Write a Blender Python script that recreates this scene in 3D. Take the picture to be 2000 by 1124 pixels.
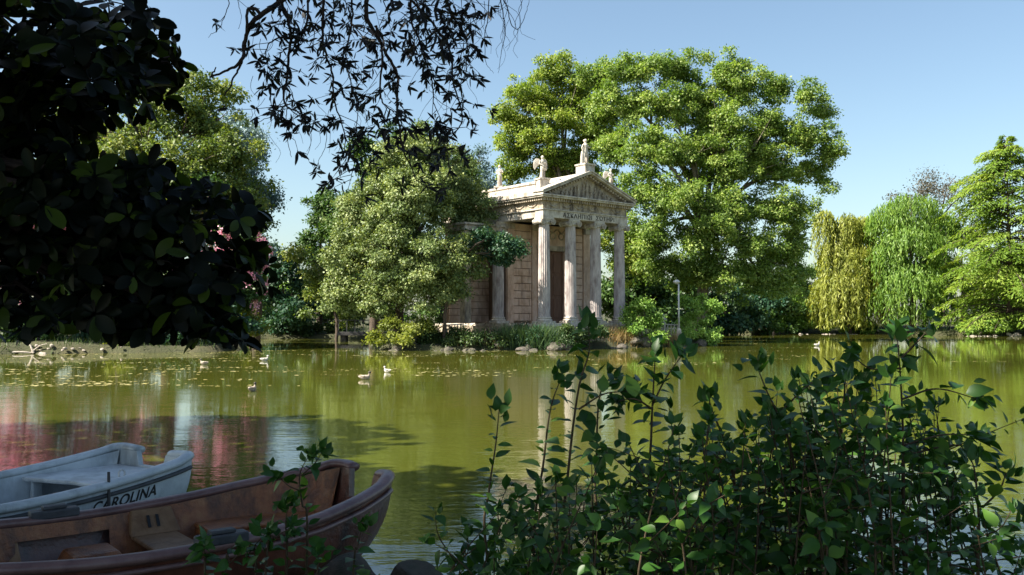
import bpy, bmesh, math, random
import numpy as np
from mathutils import Vector, Matrix, Euler

# ------------------------------------------------------------------ scene, camera, light
S = bpy.context.scene
COL = S.collection
for o in list(bpy.data.objects):
    bpy.data.objects.remove(o)
F = 1750.0                       # focal length in photograph pixels (2000 px wide)
CAM_H = 1.7
PITCH = math.atan(58 / F)
cam_d = bpy.data.cameras.new('camera')
cam_d.sensor_width = 36.0
cam_d.sensor_fit = 'HORIZONTAL'
cam_d.lens = F / 2000 * 36
cam_d.clip_start = 0.05
cam_d.clip_end = 6000
cam = bpy.data.objects.new('camera', cam_d)
cam.location = (0, 0, CAM_H)
cam.rotation_euler = (math.radians(90) + PITCH, 0, 0)
COL.objects.link(cam)
S.camera = cam

SUN_EL = math.radians(47)
SUN_AZ = math.atan2(-0.940, -0.342)          # measured from +Y towards +X
sun_dir = Vector((math.cos(SUN_EL) * math.sin(SUN_AZ), math.cos(SUN_EL) * math.cos(SUN_AZ), math.sin(SUN_EL)))
W = bpy.data.worlds.new('World')
S.world = W
W.use_nodes = True
wn = W.node_tree
wn.nodes.clear()
sky = wn.nodes.new('ShaderNodeTexSky')
sky.sky_type = 'NISHITA'
sky.sun_disc = False
sky.sun_elevation = SUN_EL
sky.sun_rotation = SUN_AZ
sky.air_density = 1.0
sky.dust_density = 1.6
sky.ozone_density = 1.0
bg = wn.nodes.new('ShaderNodeBackground')
bg.inputs['Strength'].default_value = 0.070
wo = wn.nodes.new('ShaderNodeOutputWorld')
tn = wn.nodes.new('ShaderNodeMixRGB'); tn.blend_type = 'MULTIPLY'; tn.inputs[0].default_value = 1.0
tn.inputs[2].default_value = (0.96, 1.0, 0.95, 1)      # slightly greener, softer blue of a warm afternoon
wn.links.new(sky.outputs[0], tn.inputs[1])
wn.links.new(tn.outputs[0], bg.inputs['Color'])
wn.links.new(bg.outputs[0], wo.inputs['Surface'])
sl = bpy.data.lights.new('sun', 'SUN')
sl.energy = 5.0
sl.angle = math.radians(0.53)
sl.color = (1.0, 0.93, 0.80)
so = bpy.data.objects.new('sun', sl)
so.rotation_euler = sun_dir.to_track_quat('Z', 'Y').to_euler()
so.location = (-30, -10, 40)
COL.objects.link(so)
S.view_settings.view_transform = 'Standard'
S.view_settings.look = 'None'
S.view_settings.gamma = 1.0
S.view_settings.use_curve_mapping = False
S.view_settings.exposure = 1.6
S.cycles.max_bounces = 8
S.cycles.transparent_max_bounces = 8
S.cycles.use_denoising = True

# ------------------------------------------------------------------ helpers
rng = np.random.default_rng(7)
random.seed(7)
CP, SP = math.cos(PITCH), math.sin(PITCH)

def at(px, py, Y):
    """point of the place seen at photograph pixel (px, py), Y metres ahead"""
    xc = (px - 1000) / F
    yc = -(py - 562) / F
    dx, dy, dz = xc, CP - yc * SP, SP + yc * CP
    k = Y / dy
    return np.array([dx * k, Y, CAM_H + dz * k])

def link(o, parent=None):
    COL.objects.link(o)
    if parent is not None:
        o.parent = parent
    return o

def tag(o, label=None, cat=None, group=None, kind=None):
    if label: o['label'] = label
    if cat: o['category'] = cat
    if group: o['group'] = group
    if kind: o['kind'] = kind
    return o

def thing(name, loc, label, cat, group=None, rz=0.0):
    o = bpy.data.objects.new(name, None)
    o.empty_display_size = 0.2
    o.location = tuple(float(c) for c in loc)
    o.rotation_euler = (0, 0, rz)
    link(o)
    return tag(o, label, cat, group)

def npmesh(name, verts, faces_flat, loop_tot, mat, tint=None, smooth=False):
    me = bpy.data.meshes.new(name)
    verts = np.ascontiguousarray(verts, dtype=np.float32)
    nf = len(loop_tot)
    me.vertices.add(len(verts))
    me.vertices.foreach_set('co', verts.ravel())
    me.loops.add(len(faces_flat))
    me.loops.foreach_set('vertex_index', np.ascontiguousarray(faces_flat, dtype=np.int32))
    me.polygons.add(nf)
    starts = np.zeros(nf, dtype=np.int32)
    starts[1:] = np.cumsum(loop_tot)[:-1]
    me.polygons.foreach_set('loop_start', starts)
    me.polygons.foreach_set('loop_total', np.ascontiguousarray(loop_tot, dtype=np.int32))
    if smooth:
        me.polygons.foreach_set('use_smooth', np.ones(nf, dtype=bool))
    if tint is not None:
        a = me.attributes.new('tint', 'FLOAT', 'POINT')
        a.data.foreach_set('value', np.ascontiguousarray(tint, dtype=np.float32))
    me.update(calc_edges=True)
    if mat: me.materials.append(mat)
    return me

def mobj(name, me, parent=None):
    return link(bpy.data.objects.new(name, me), parent)

def bm_obj(name, bm, mat, parent=None, smooth=False, bevel=0.0):
    bmesh.ops.recalc_face_normals(bm, faces=bm.faces)
    me = bpy.data.meshes.new(name)
    bm.to_mesh(me); bm.free()
    if smooth:
        for p in me.polygons: p.use_smooth = True
    me.materials.append(mat)
    o = mobj(name, me, parent)
    if bevel > 0:
        b = o.modifiers.new('bevel', 'BEVEL'); b.width = bevel; b.segments = 2; b.limit_method = 'ANGLE'
    return o

def bx(bm, x0, x1, y0, y1, z0, z1):
    v = [bm.verts.new(p) for p in ((x0,y0,z0),(x1,y0,z0),(x1,y1,z0),(x0,y1,z0),(x0,y0,z1),(x1,y0,z1),(x1,y1,z1),(x0,y1,z1))]
    for f in ((0,3,2,1),(4,5,6,7),(0,1,5,4),(1,2,6,5),(2,3,7,6),(3,0,4,7)):
        bm.faces.new([v[i] for i in f])
    return v

def box_obj(name, dims, mat, parent=None, bevel=0.0):
    bm = bmesh.new(); bx(bm, *dims)
    return bm_obj(name, bm, mat, parent, bevel=bevel)

def lathe(bm, prof, n=24, cx=0, cy=0, mod=None):
    rings = []
    for r, z in prof:
        ring = []
        for i in range(n):
            a = 2 * math.pi * i / n
            rr = r * (mod(i, z) if mod else 1)
            ring.append(bm.verts.new((cx + rr * math.cos(a), cy + rr * math.sin(a), z)))
        rings.append(ring)
    for a, b in zip(rings[:-1], rings[1:]):
        for i in range(n):
            j = (i + 1) % n
            bm.faces.new((a[i], a[j], b[j], b[i]))
    bm.faces.new(list(reversed(rings[0]))); bm.faces.new(rings[-1])

def prism(bm, pts2, y0, y1):
    """polygon in x,z extruded along y"""
    a = [bm.verts.new((x, y0, z)) for x, z in pts2]
    b = [bm.verts.new((x, y1, z)) for x, z in pts2]
    bm.faces.new(a); bm.faces.new(list(reversed(b)))
    n = len(a)
    for i in range(n):
        j = (i + 1) % n
        bm.faces.new((a[j], a[i], b[i], b[j]))

def smooth_path(pts, n):
    """Catmull-Rom through pts, n samples"""
    P = np.asarray(pts, float)
    if len(P) == 2:
        t = np.linspace(0, 1, n)[:, None]
        return P[0] * (1 - t) + P[1] * t
    Q = np.vstack([2 * P[0] - P[1], P, 2 * P[-1] - P[-2]])
    out = []
    segs = len(P) - 1
    for t in np.linspace(0, segs, n):
        i = min(int(t), segs - 1); f = t - i
        p0, p1, p2, p3 = Q[i], Q[i+1], Q[i+2], Q[i+3]
        out.append(0.5 * ((2*p1) + (-p0+p2)*f + (2*p0-5*p1+4*p2-p3)*f*f + (-p0+3*p1-3*p2+p3)*f**3))
    return np.array(out)

class Tubes:
    def __init__(self): self.V = []; self.Fc = []; self.n = 0
    def add(self, pts, r0, r1=None, k=6, power=1.0, wob=0.0):
        P = np.asarray(pts, float); m = len(P)
        if np.isscalar(r0):
            t = np.linspace(0, 1, m); R = r0 + (r1 - r0) * t ** power
        else: R = np.asarray(r0, float)
        T = np.gradient(P, axis=0); T /= np.linalg.norm(T, axis=1)[:, None] + 1e-9
        up = np.array([0, 0, 1.0]) if abs(T[0][2]) < 0.9 else np.array([1.0, 0, 0])
        a = np.cross(T[0], up); a /= np.linalg.norm(a)
        ang = np.arange(k) * 2 * np.pi / k
        rings = []
        for i in range(m):
            a = a - T[i] * a.dot(T[i]); a /= np.linalg.norm(a) + 1e-9
            b = np.cross(T[i], a)
            rr = R[i] * (1 + wob * rng.normal(size=k)) if wob else R[i] * np.ones(k)
            rings.append(P[i] + rr[:, None] * (np.cos(ang)[:, None] * a + np.sin(ang)[:, None] * b))
        self.V.append(np.vstack(rings))
        i = np.arange(m - 1)[:, None] * k; j = np.arange(k)[None, :]; j2 = (j + 1) % k
        f = np.stack([i + j, i + j2, i + k + j2, i + k + j], -1).reshape(-1, 4) + self.n
        self.Fc.append(f); self.n += m * k
    def mesh(self, name, mat, off=(0, 0, 0), smooth=True):
        V = np.vstack(self.V) - np.asarray(off); f = np.vstack(self.Fc)
        return npmesh(name, V, f.ravel(), np.full(len(f), 4), mat, smooth=smooth)

def basis(d, n):
    """columns x, y=d, z~n for arrays of directions"""
    d = d / (np.linalg.norm(d, axis=1)[:, None] + 1e-9)
    n = n - d * (n * d).sum(1)[:, None]
    ln = np.linalg.norm(n, axis=1)[:, None]
    n = np.where(ln < 1e-4, np.cross(d, np.array([0.3, 0.9, 0.1])), n)
    n /= np.linalg.norm(n, axis=1)[:, None] + 1e-9
    x = np.cross(d, n)
    return np.stack([x, d, n], -1)

def scatter(name, tv, tf, R, size, loc, tint, mat, off=(0, 0, 0), smooth=False):
    tv = np.asarray(tv, float); N = len(loc); nv = len(tv)
    size = np.broadcast_to(size, (N,))
    V = np.einsum('nij,vj->nvi', R, tv) * size[:, None, None] + (loc - np.asarray(off))[:, None, :]
    flat = np.concatenate([np.asarray(f) for f in tf]); tot = np.array([len(f) for f in tf])
    fl = (flat[None, :] + (np.arange(N) * nv)[:, None]).ravel()
    return npmesh(name, V.reshape(-1, 3), fl, np.tile(tot, N), mat, tint=np.repeat(tint, nv), smooth=smooth)

def leaf_quad(w): return [(0,0,0),(w/2,.45,.07),(0,1,-.05),(-w/2,.45,.07)], [(0,1,2,3)]
def leaf_fine(w, droop=0.12, fold=0.16, ys=(0.0,.22,.5,.78,1.0), ws=(0.04,.8,1.0,.66,.0)):
    v = []; f = []
    for y, ww in zip(ys, ws):
        z = -droop * y * y
        v += [(-w/2*ww, y, z + fold*w/2*ww), (0, y, z), (w/2*ww, y, z + fold*w/2*ww)]
    for i in range(len(ys)-1):
        a = 3*i
        if ws[i+1] == 0:
            f += [(a,a+1,a+4),(a+1,a+2,a+4)]
        else:
            f += [(a,a+1,a+4,a+3),(a+1,a+2,a+5,a+4)]
    return v, f

# ------------------------------------------------------------------ materials
MATS = {}
def nodes(name):
    m = bpy.data.materials.new(name); m.use_nodes = True
    nt = m.node_tree; nt.nodes.clear()
    out = nt.nodes.new('ShaderNodeOutputMaterial')
    return m, nt, out
def N(nt, t, **kw):
    n = nt.nodes.new(t)
    for k, v in kw.items():
        if k in n.inputs.keys(): n.inputs[k].default_value = v
        else: setattr(n, k, v)
    return n
def ramp(nt, stops):
    r = nt.nodes.new('ShaderNodeValToRGB'); e = r.color_ramp.elements
    while len(e) < len(stops): e.new(0.5)
    for el, (p, c) in zip(e, stops):
        el.position = p; el.color = (*c, 1)
    return r

def leaf_mat(name, dark, mid, light, transl=0.35, rough=0.5, spec=0.35, tcol=None):
    m, nt, out = nodes(name)
    at_ = N(nt, 'ShaderNodeAttribute', attribute_name='tint')
    r = ramp(nt, [(0.0, dark), (0.5, mid), (1.0, light)])
    nt.links.new(at_.outputs['Fac'], r.inputs[0])
    p = N(nt, 'ShaderNodeBsdfPrincipled', Roughness=rough)
    p.inputs['Specular IOR Level'].default_value = spec
    nt.links.new(r.outputs[0], p.inputs['Base Color'])
    t = N(nt, 'ShaderNodeBsdfTranslucent')
    mul = N(nt, 'ShaderNodeMixRGB', blend_type='MULTIPLY'); mul.inputs[0].default_value = 1.0
    mul.inputs[2].default_value = (*(tcol or (1.5, 1.5, 0.6)), 1)
    nt.links.new(r.outputs[0], mul.inputs[1]); nt.links.new(mul.outputs[0], t.inputs['Color'])
    mx = N(nt, 'ShaderNodeMixShader'); mx.inputs[0].default_value = transl
    nt.links.new(p.outputs[0], mx.inputs[1]); nt.links.new(t.outputs[0], mx.inputs[2])
    nt.links.new(mx.outputs[0], out.inputs['Surface'])
    return m

def noisy_mat(name, c1, c2, scale=6.0, rough=0.8, bump=0.3, c3=None, detail=6, stretch=(1,1,1), spec=0.3, bdist=0.02, stain=None):
    m, nt, out = nodes(name)
    tc = N(nt, 'ShaderNodeTexCoord'); mp = N(nt, 'ShaderNodeMapping')
    mp.inputs['Scale'].default_value = stretch
    nt.links.new(tc.outputs['Object'], mp.inputs[0])
    n1 = N(nt, 'ShaderNodeTexNoise', Scale=scale, Detail=detail, Roughness=0.65)
    nt.links.new(mp.outputs[0], n1.inputs['Vector'])
    st = [(0.32, c1), (0.68, c2)] if c3 is None else [(0.3, c1), (0.5, c2), (0.72, c3)]
    r = ramp(nt, st); nt.links.new(n1.outputs['Fac'], r.inputs[0])
    col = r.outputs[0]
    if stain:
        n3 = N(nt, 'ShaderNodeTexNoise', Scale=stain[0], Detail=5, Roughness=0.7)
        mp2 = N(nt, 'ShaderNodeMapping'); mp2.inputs['Scale'].default_value = (1, 1, 0.25)
        nt.links.new(tc.outputs['Object'], mp2.inputs[0]); nt.links.new(mp2.outputs[0], n3.inputs['Vector'])
        r3 = ramp(nt, [(0.48, (0, 0, 0)), (0.66, (1, 1, 1))]); nt.links.new(n3.outputs['Fac'], r3.inputs[0])
        mx = N(nt, 'ShaderNodeMixRGB'); mx.inputs[2].default_value = (*stain[1], 1)
        ml = N(nt, 'ShaderNodeMath', operation='MULTIPLY'); ml.inputs[1].default_value = stain[2]
        nt.links.new(r3.outputs[0], ml.inputs[0]); nt.links.new(ml.outputs[0], mx.inputs[0])
        nt.links.new(col, mx.inputs[1]); col = mx.outputs[0]
    p = N(nt, 'ShaderNodeBsdfPrincipled', Roughness=rough)
    p.inputs['Specular IOR Level'].default_value = spec
    nt.links.new(col, p.inputs['Base Color'])
    if bump:
        n2 = N(nt, 'ShaderNodeTexNoise', Scale=scale * 5, Detail=5, Roughness=0.6)
        nt.links.new(mp.outputs[0], n2.inputs['Vector'])
        b = N(nt, 'ShaderNodeBump', Strength=bump, Distance=bdist)
        nt.links.new(n2.outputs['Fac'], b.inputs['Height']); nt.links.new(b.outputs[0], p.inputs['Normal'])
    nt.links.new(p.outputs[0], out.inputs['Surface'])
    return m

M = {}
M['stone'] = noisy_mat('travertine', (.22,.175,.125), (.40,.335,.25), 3.2, .85, .7, c3=(.50,.43,.34), stain=(2.2, (.10,.08,.065), .9))
M['stone_pale'] = noisy_mat('pale_marble', (.32,.275,.22), (.50,.455,.39), 3.2, .75, .6, c3=(.60,.555,.49), stain=(2.6, (.15,.115,.09), .85))
M['column'] = noisy_mat('column_marble', (.29,.25,.24), (.45,.40,.38), 3.0, .7, .6, c3=(.56,.51,.48), stain=(3.2, (.17,.13,.125), .85), stretch=(1,1,.4))
M['wall_block'] = noisy_mat('peach_stucco_block', (.46,.30,.20), (.60,.42,.31), 2.4, .9, .5, c3=(.67,.50,.39), stain=(2.0, (.28,.18,.13), .65))
M['joint'] = noisy_mat('block_joint', (.20,.13,.09), (.26,.17,.12), 5, .95, .2)
M['dark_wood'] = noisy_mat('old_door_wood', (.12,.060,.036), (.20,.105,.065), 4, .7, .3, stretch=(4,4,.4))
M['letter'] = noisy_mat('letter_bronze', (.045,.04,.035), (.07,.06,.05), 8, .6, .1)
M['rock'] = noisy_mat('shore_rock', (.05,.045,.038), (.11,.095,.08), 3, .9, .8, c3=(.18,.16,.13), bdist=.05, stain=(2.0, (.05,.06,.03), .8))
M['rock_dark'] = noisy_mat('wet_rock', (.035,.028,.022), (.075,.06,.045), 7, .7, .9, bdist=.03, stain=(3.0, (.02,.03,.012), .7))
M['rock_pale'] = noisy_mat('pale_stone', (.30,.25,.21), (.48,.42,.36), 4, .9, .6, bdist=.04)  # pale stone of the banks, also on the driftwood
M['bark'] = noisy_mat('bark', (.05,.036,.027), (.12,.09,.07), 3, .9, .9, stretch=(2,2,.4), bdist=.05)
M['bark_pale'] = noisy_mat('plane_bark', (.10,.085,.06), (.24,.21,.16), 2, .9, .5, stretch=(1.5,1.5,.5), bdist=.03)
M['twig'] = noisy_mat('dark_twig', (.018,.012,.012), (.04,.028,.024), 20, .9, .3)
M['green_stem'] = noisy_mat('shrub_stem', (.04,.03,.016), (.08,.055,.03), 20, .8, .3)
M['metal'] = noisy_mat('galvanised_pole', (.42,.43,.44), (.58,.59,.60), 5, .4, .1)
M['rail'] = noisy_mat('pale_railing', (.42,.38,.32), (.58,.53,.46), 5, .7, .2)
M['iron'] = noisy_mat('dark_iron', (.05,.05,.055), (.09,.085,.08), 6, .6, .2)

L = {}
L['plane'] = leaf_mat('plane_leaves', (.050,.100,.017), (.155,.240,.042), (.40,.46,.13), .38, tcol=(1.3,1.45,.6))
L['plane_yellow'] = leaf_mat('yellowing_plane_leaves', (.062,.110,.014), (.180,.250,.034), (.44,.46,.10), .40, tcol=(1.3,1.45,.6))
L['holm'] = leaf_mat('grey_green_leaves', (.055,.095,.025), (.15,.205,.065), (.38,.42,.18), .22, rough=.5, spec=.35)
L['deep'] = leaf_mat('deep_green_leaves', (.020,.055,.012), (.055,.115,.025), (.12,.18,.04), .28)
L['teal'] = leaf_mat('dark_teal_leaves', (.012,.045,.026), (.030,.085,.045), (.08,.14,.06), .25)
L['olive'] = leaf_mat('olive_leaves', (.045,.080,.018), (.115,.17,.035), (.27,.29,.065), .28)
L['blue'] = leaf_mat('blue_green_leaves', (.06,.11,.12), (.13,.20,.23), (.24,.33,.38), .25)
L['willow'] = leaf_mat('yellow_willow_leaves', (.10,.14,.018), (.25,.285,.05), (.43,.45,.12), .42, tcol=(1.4,1.35,.5))
L['weeping'] = leaf_mat('fresh_weeping_leaves', (.055,.12,.018), (.14,.25,.04), (.27,.38,.08), .38)
L['cypress'] = leaf_mat('feathery_cypress_leaves', (.06,.12,.014), (.155,.245,.030), (.31,.38,.07), .38)
L['bright'] = leaf_mat('bright_shrub_leaves', (.07,.15,.025), (.19,.33,.06), (.36,.50,.14), .38)
L['pale'] = leaf_mat('pale_shrub_leaves', (.08,.11,.018), (.18,.22,.035), (.32,.34,.08), .35)
L['brown'] = leaf_mat('thin_brown_leaves', (.05,.05,.045), (.10,.095,.075), (.17,.14,.10), .3)
L['bank'] = leaf_mat('bank_leaves', (.015,.04,.012), (.045,.085,.022), (.10,.14,.035), .25)
L['dry'] = leaf_mat('dry_grass_blades', (.20,.13,.04), (.38,.27,.11), (.55,.43,.22), .3, tcol=(1.2,1.1,.7))
L['reed'] = leaf_mat('reed_blades', (.03,.07,.03), (.06,.12,.05), (.12,.18,.06), .3)
L['magnolia'] = leaf_mat('magnolia_leaves', (.0018,.004,.0018), (.005,.011,.003), (.055,.090,.010), .25, rough=.45, spec=.12)  # shade put into the near-black tones; the light tint stands for lit leaves
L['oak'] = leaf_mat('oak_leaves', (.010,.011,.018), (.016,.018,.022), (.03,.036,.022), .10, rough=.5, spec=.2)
L['shrub'] = leaf_mat('near_shrub_leaves', (.016,.052,.009), (.038,.11,.017), (.12,.22,.032), .28, rough=.42, spec=.3)
L['pink'] = leaf_mat('pink_blossom', (.66,.22,.36), (.80,.40,.52), (.90,.62,.70), .3, rough=.7, spec=.1, tcol=(1.1,.9,.9))
L['scum'] = leaf_mat('floating_flakes', (.14,.12,.03), (.32,.29,.09), (.55,.50,.25), .0, rough=.7)

# ------------------------------------------------------------------ terrain and water
LAKE = np.array([(-60,3.7),(-8,3.7),(-3,3.75),(-1.2,4.1),(0,4.25),(2,4.3),(6,4.5),(20,6),(60,12),(110,55),(75,76),(45.7,79),(41.2,81),
    (36,89),(27.1,94),(23,95),(21.6,94),(13.2,58),(12.2,53),(9.8,51.6),(6.8,49.8),(2.6,45.9),(-2.6,45.4),(-6.6,45.8),(-7.7,48),
    (-11,69),(-16.5,71),(-20.8,69),(-13.7,46),(-14.7,43.2),(-19,42),(-23.4,41),(-30.4,38),(-60,30)], float)

def lake_sd(x, y):
    """signed distance to the shore, positive on land"""
    x = np.atleast_1d(np.asarray(x, float)); y = np.atleast_1d(np.asarray(y, float))
    A = LAKE; B = np.roll(LAKE, -1, axis=0)
    d2 = np.full(x.shape, 1e18); inside = np.zeros(x.shape, bool)
    for (ax, ay), (bx_, by_) in zip(A, B):
        ex, ey = bx_ - ax, by_ - ay
        t = np.clip(((x-ax)*ex + (y-ay)*ey) / (ex*ex+ey*ey), 0, 1)
        d2 = np.minimum(d2, (x-ax-t*ex)**2 + (y-ay-t*ey)**2)
        c = ((ay > y) != (by_ > y))
        with np.errstate(divide='ignore', invalid='ignore'):
            xi = ax + (y-ay) / (by_-ay) * ex
        inside ^= c & (x < xi)
    d = np.sqrt(d2)
    return np.where(inside, -d, d)

def hgt(x, y):
    sd = lake_sd(x, y) + 0.25*np.sin(np.asarray(x)*1.7+np.asarray(y)*.9) * np.clip(np.hypot(x, y)/20-.3, 0, 1)
    s = np.clip((sd + 0.5) / 1.1, 0, 1); s = s*s*(3-2*s)
    inl = np.clip(sd / 6, 0, 1)
    und = 0.10*np.sin(np.asarray(x)*.55+1.3)*np.cos(np.asarray(y)*.43) * np.clip(sd, 0, 1)
    z = -0.9 + s * 1.18 + 0.45 * inl + und
    far = np.clip((np.hypot(x, y) - 100) / 200, 0, 1)
    return z + far * 2.0

def gz(x, y): return float(hgt(x, y)[0])

def build_ground():
    xs = np.concatenate([[-3000,-1500,-700,-350,-200,-140,-100], np.arange(-70, 80.1, 0.8), [95,120,160,220,350,700,1500,3000]])
    ys = np.concatenate([[-1500,-600,-250,-120,-60,-30,-15,-8], np.arange(-4, 10, 0.5), np.arange(10, 112, 0.8), [116,122,132,150,180,240,400,800,1600,3500]])
    X, Y = np.meshgrid(xs, ys)
    Z = hgt(X.ravel(), Y.ravel())
    V = np.stack([X.ravel(), Y.ravel(), Z], -1)
    nx, ny = len(xs), len(ys)
    i = np.arange(ny-1)[:, None]*nx + np.arange(nx-1)[None, :]
    f = np.stack([i, i+1, i+nx+1, i+nx], -1).reshape(-1, 4)
    m, nt, out = nodes('earth_and_turf')
    tc = N(nt, 'ShaderNodeTexCoord')
    n1 = N(nt, 'ShaderNodeTexNoise', Scale=.35, Detail=8, Roughness=.7); nt.links.new(tc.outputs['Object'], n1.inputs['Vector'])
    r = ramp(nt, [(.3, (.030,.024,.015)), (.5, (.038,.042,.014)), (.7, (.075,.065,.030))]); nt.links.new(n1.outputs['Fac'], r.inputs[0])
    n2 = N(nt, 'ShaderNodeTexNoise', Scale=9, Detail=6); nt.links.new(tc.outputs['Object'], n2.inputs['Vector'])
    b = N(nt, 'ShaderNodeBump', Strength=.8, Distance=.08); nt.links.new(n2.outputs['Fac'], b.inputs['Height'])
    p = N(nt, 'ShaderNodeBsdfPrincipled', Roughness=.95); nt.links.new(r.outputs[0], p.inputs['Base Color'])
    nt.links.new(b.outputs[0], p.inputs['Normal']); nt.links.new(p.outputs[0], out.inputs['Surface'])
    o = mobj('ground', npmesh('ground', V, f.ravel(), np.full(len(f), 4), m, smooth=True))
    tag(o, 'dark earth banks with sparse turf around the lake', 'ground', kind='structure')
build_ground()

def build_water():
    m, nt, out = nodes('murky_lake_water')
    tc = N(nt, 'ShaderNodeTexCoord')
    def noise(sc, stretch, det, rough=.55):
        mp = N(nt, 'ShaderNodeMapping'); mp.inputs['Scale'].default_value = stretch
        nt.links.new(tc.outputs['Object'], mp.inputs[0])
        n = N(nt, 'ShaderNodeTexNoise', Scale=sc, Detail=det, Roughness=rough); nt.links.new(mp.outputs[0], n.inputs['Vector'])
        return n.outputs['Fac']
    big = noise(.9, (.7,1.5,1), 3)
    small = noise(4.5, (.6,1.7,1), 3)
    fine = noise(15, (.6,1.7,1), 2)
    patch = noise(.085, (1,1.6,1), 4)
    pr = N(nt, 'ShaderNodeMapRange'); pr.inputs['From Min'].default_value = .36; pr.inputs['From Max'].default_value = .62
    pr.inputs['To Min'].default_value = .10; pr.inputs['To Max'].default_value = 1.15
    nt.links.new(patch, pr.inputs['Value'])
    def mad(a, k, b=None):
        x = N(nt, 'ShaderNodeMath', operation='MULTIPLY_ADD'); nt.links.new(a, x.inputs[0]); x.inputs[1].default_value = k
        if b is None: x.inputs[2].default_value = 0
        else: nt.links.new(b, x.inputs[2])
        return x.outputs[0]
    h = mad(big, .050, mad(small, .026, mad(fine, .0060)))
    hm = N(nt, 'ShaderNodeMath', operation='MULTIPLY'); nt.links.new(h, hm.inputs[0]); nt.links.new(pr.outputs[0], hm.inputs[1])
    # the breeze reaches the open water by the boats; the far side lies sheltered under the trees
    sx = N(nt, 'ShaderNodeSeparateXYZ'); nt.links.new(tc.outputs['Object'], sx.inputs[0])
    sh = N(nt, 'ShaderNodeMapRange'); sh.inputs['From Min'].default_value = 8; sh.inputs['From Max'].default_value = 34
    sh.inputs['To Min'].default_value = 1.0; sh.inputs['To Max'].default_value = .16
    sh.interpolation_type = 'SMOOTHSTEP'; nt.links.new(sx.outputs['Y'], sh.inputs['Value'])
    hs = N(nt, 'ShaderNodeMath', operation='MULTIPLY'); nt.links.new(hm.outputs[0], hs.inputs[0]); nt.links.new(sh.outputs[0], hs.inputs[1])
    b = N(nt, 'ShaderNodeBump', Strength=1.0, Distance=.20); nt.links.new(hs.outputs[0], b.inputs['Height'])
    cn = noise(.05, (1,1,1), 4)
    r = ramp(nt, [(.35, (.056,.070,.009)), (.65, (.092,.090,.013))]); nt.links.new(cn, r.inputs[0])
    p = N(nt, 'ShaderNodeBsdfPrincipled', Roughness=.035, IOR=1.66)
    p.inputs['Specular IOR Level'].default_value = .5
    nt.links.new(r.outputs[0], p.inputs['Base Color']); nt.links.new(b.outputs[0], p.inputs['Normal'])
    nt.links.new(p.outputs[0], out.inputs['Surface'])
    V = [(-250,2,0),(300,2,0),(300,150,0),(-250,150,0)]
    o = mobj('water', npmesh('water', np.array(V, float), np.arange(4), np.array([4]), m))
    tag(o, 'rippled olive green lake water mirroring the trees', 'water', kind='structure')
build_water()

# ------------------------------------------------------------------ temple
TH = math.atan2(.64, .77)
T0 = np.array([1.76, 49.0, 1.36])
def temple_world(t, s, z):
    return np.array([T0[0] + math.cos(TH)*t - math.sin(TH)*s, T0[1] + math.sin(TH)*t + math.cos(TH)*s, T0[2] + z])

temple = thing('temple', T0, 'small Ionic stone temple with pediment and four front columns on the island', 'temple', rz=TH)

def shaft_mesh():
    bm = bmesh.new()
    nfl = 20; n = nfl*5
    def mod(i, z):
        k = i % 5
        return 1.0 if k == 0 else (1 - .055 if k in (1, 4) else 1 - .085)
    prof = [(.345,.36),(.335,.45),(.333,1.6),(.327,2.8),(.312,4.0),(.292,5.2),(.288,5.40),(.305,5.46)]
    lathe(bm, prof, n, mod=mod)
    return bm
def base_mesh():
    bm = bmesh.new()
    bx(bm, -.46,.46,-.46,.46, 0,.13)
    lathe(bm, [(.44,.131),(.455,.17),(.44,.21),(.385,.23),(.375,.26),(.40,.28),(.405,.31),(.385,.345),(.35,.361)], 32)
    return bm
def capital_mesh():
    bm = bmesh.new()
    lathe(bm, [(.29,5.461),(.35,5.50),(.36,5.56),(.33,5.60)], 24)
    bx(bm, -.40,.40,-.36,.36, 5.70,5.80)
    bx(bm, -.36,.36,-.33,.33, 5.601,5.70)
    for sx in (-1, 1):
        # volute: coil in the x-z plane, bolster running front to back
        cx, cz = sx*.36, 5.56
        n = 20
        for y0, y1, r in ((-.375,-.335,.165),(.335,.375,.165),(-.335,.335,.13)):
            a = [bm.verts.new((cx + r*math.cos(2*math.pi*i/n), y0, cz + r*math.sin(2*math.pi*i/n))) for i in range(n)]
            b = [bm.verts.new((cx + r*math.cos(2*math.pi*i/n), y1, cz + r*math.sin(2*math.pi*i/n))) for i in range(n)]
            bm.faces.new(a); bm.faces.new(list(reversed(b)))
            for i in range(n):
                j = (i+1) % n; bm.faces.new((a[j], a[i], b[i], b[j]))
        # raised spiral fillet on the front of the volute
        for yy in (-.385, .385):
            prev = None
            for i in range(30):
                th = -math.pi/2*sx*0 + i*2*math.pi/13; r0 = .155*(1 - i/34)
                p = [(cx + sx*(r0+dr)*math.cos(th), yy + dy_, cz + (r0+dr)*math.sin(th)) for dr, dy_ in ((-.012,0),(.012,0),(.012,-.02 if yy<0 else .02),(-.012,-.02 if yy<0 else .02))]
                ring = [bm.verts.new(q) for q in p]
                if prev:
                    for k in range(4):
                        bm.faces.new((prev[k], prev[(k+1)%4], ring[(k+1)%4], ring[k]))
                prev = ring
    return bm

col_protos = None
def column(x, y):
    global col_protos
    if col_protos is None:
        sh = bm_obj('column', shaft_mesh(), M['column'], temple)
        ba = bm_obj('base', base_mesh(), M['stone_pale'], sh)
        ca = bm_obj('capital', capital_mesh(), M['stone_pale'], sh)
        col_protos = (sh, ba, ca)
    else:
        s0, b0, c0 = col_protos
        sh = s0.copy(); link(sh, temple)
        for p in (b0, c0):
            q = p.copy(); link(q, sh)
    sh.location = (x, y, 0)
    return sh
for k in range(4): column(1.98*k, 0)
column(-.45, 3.45)

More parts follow.
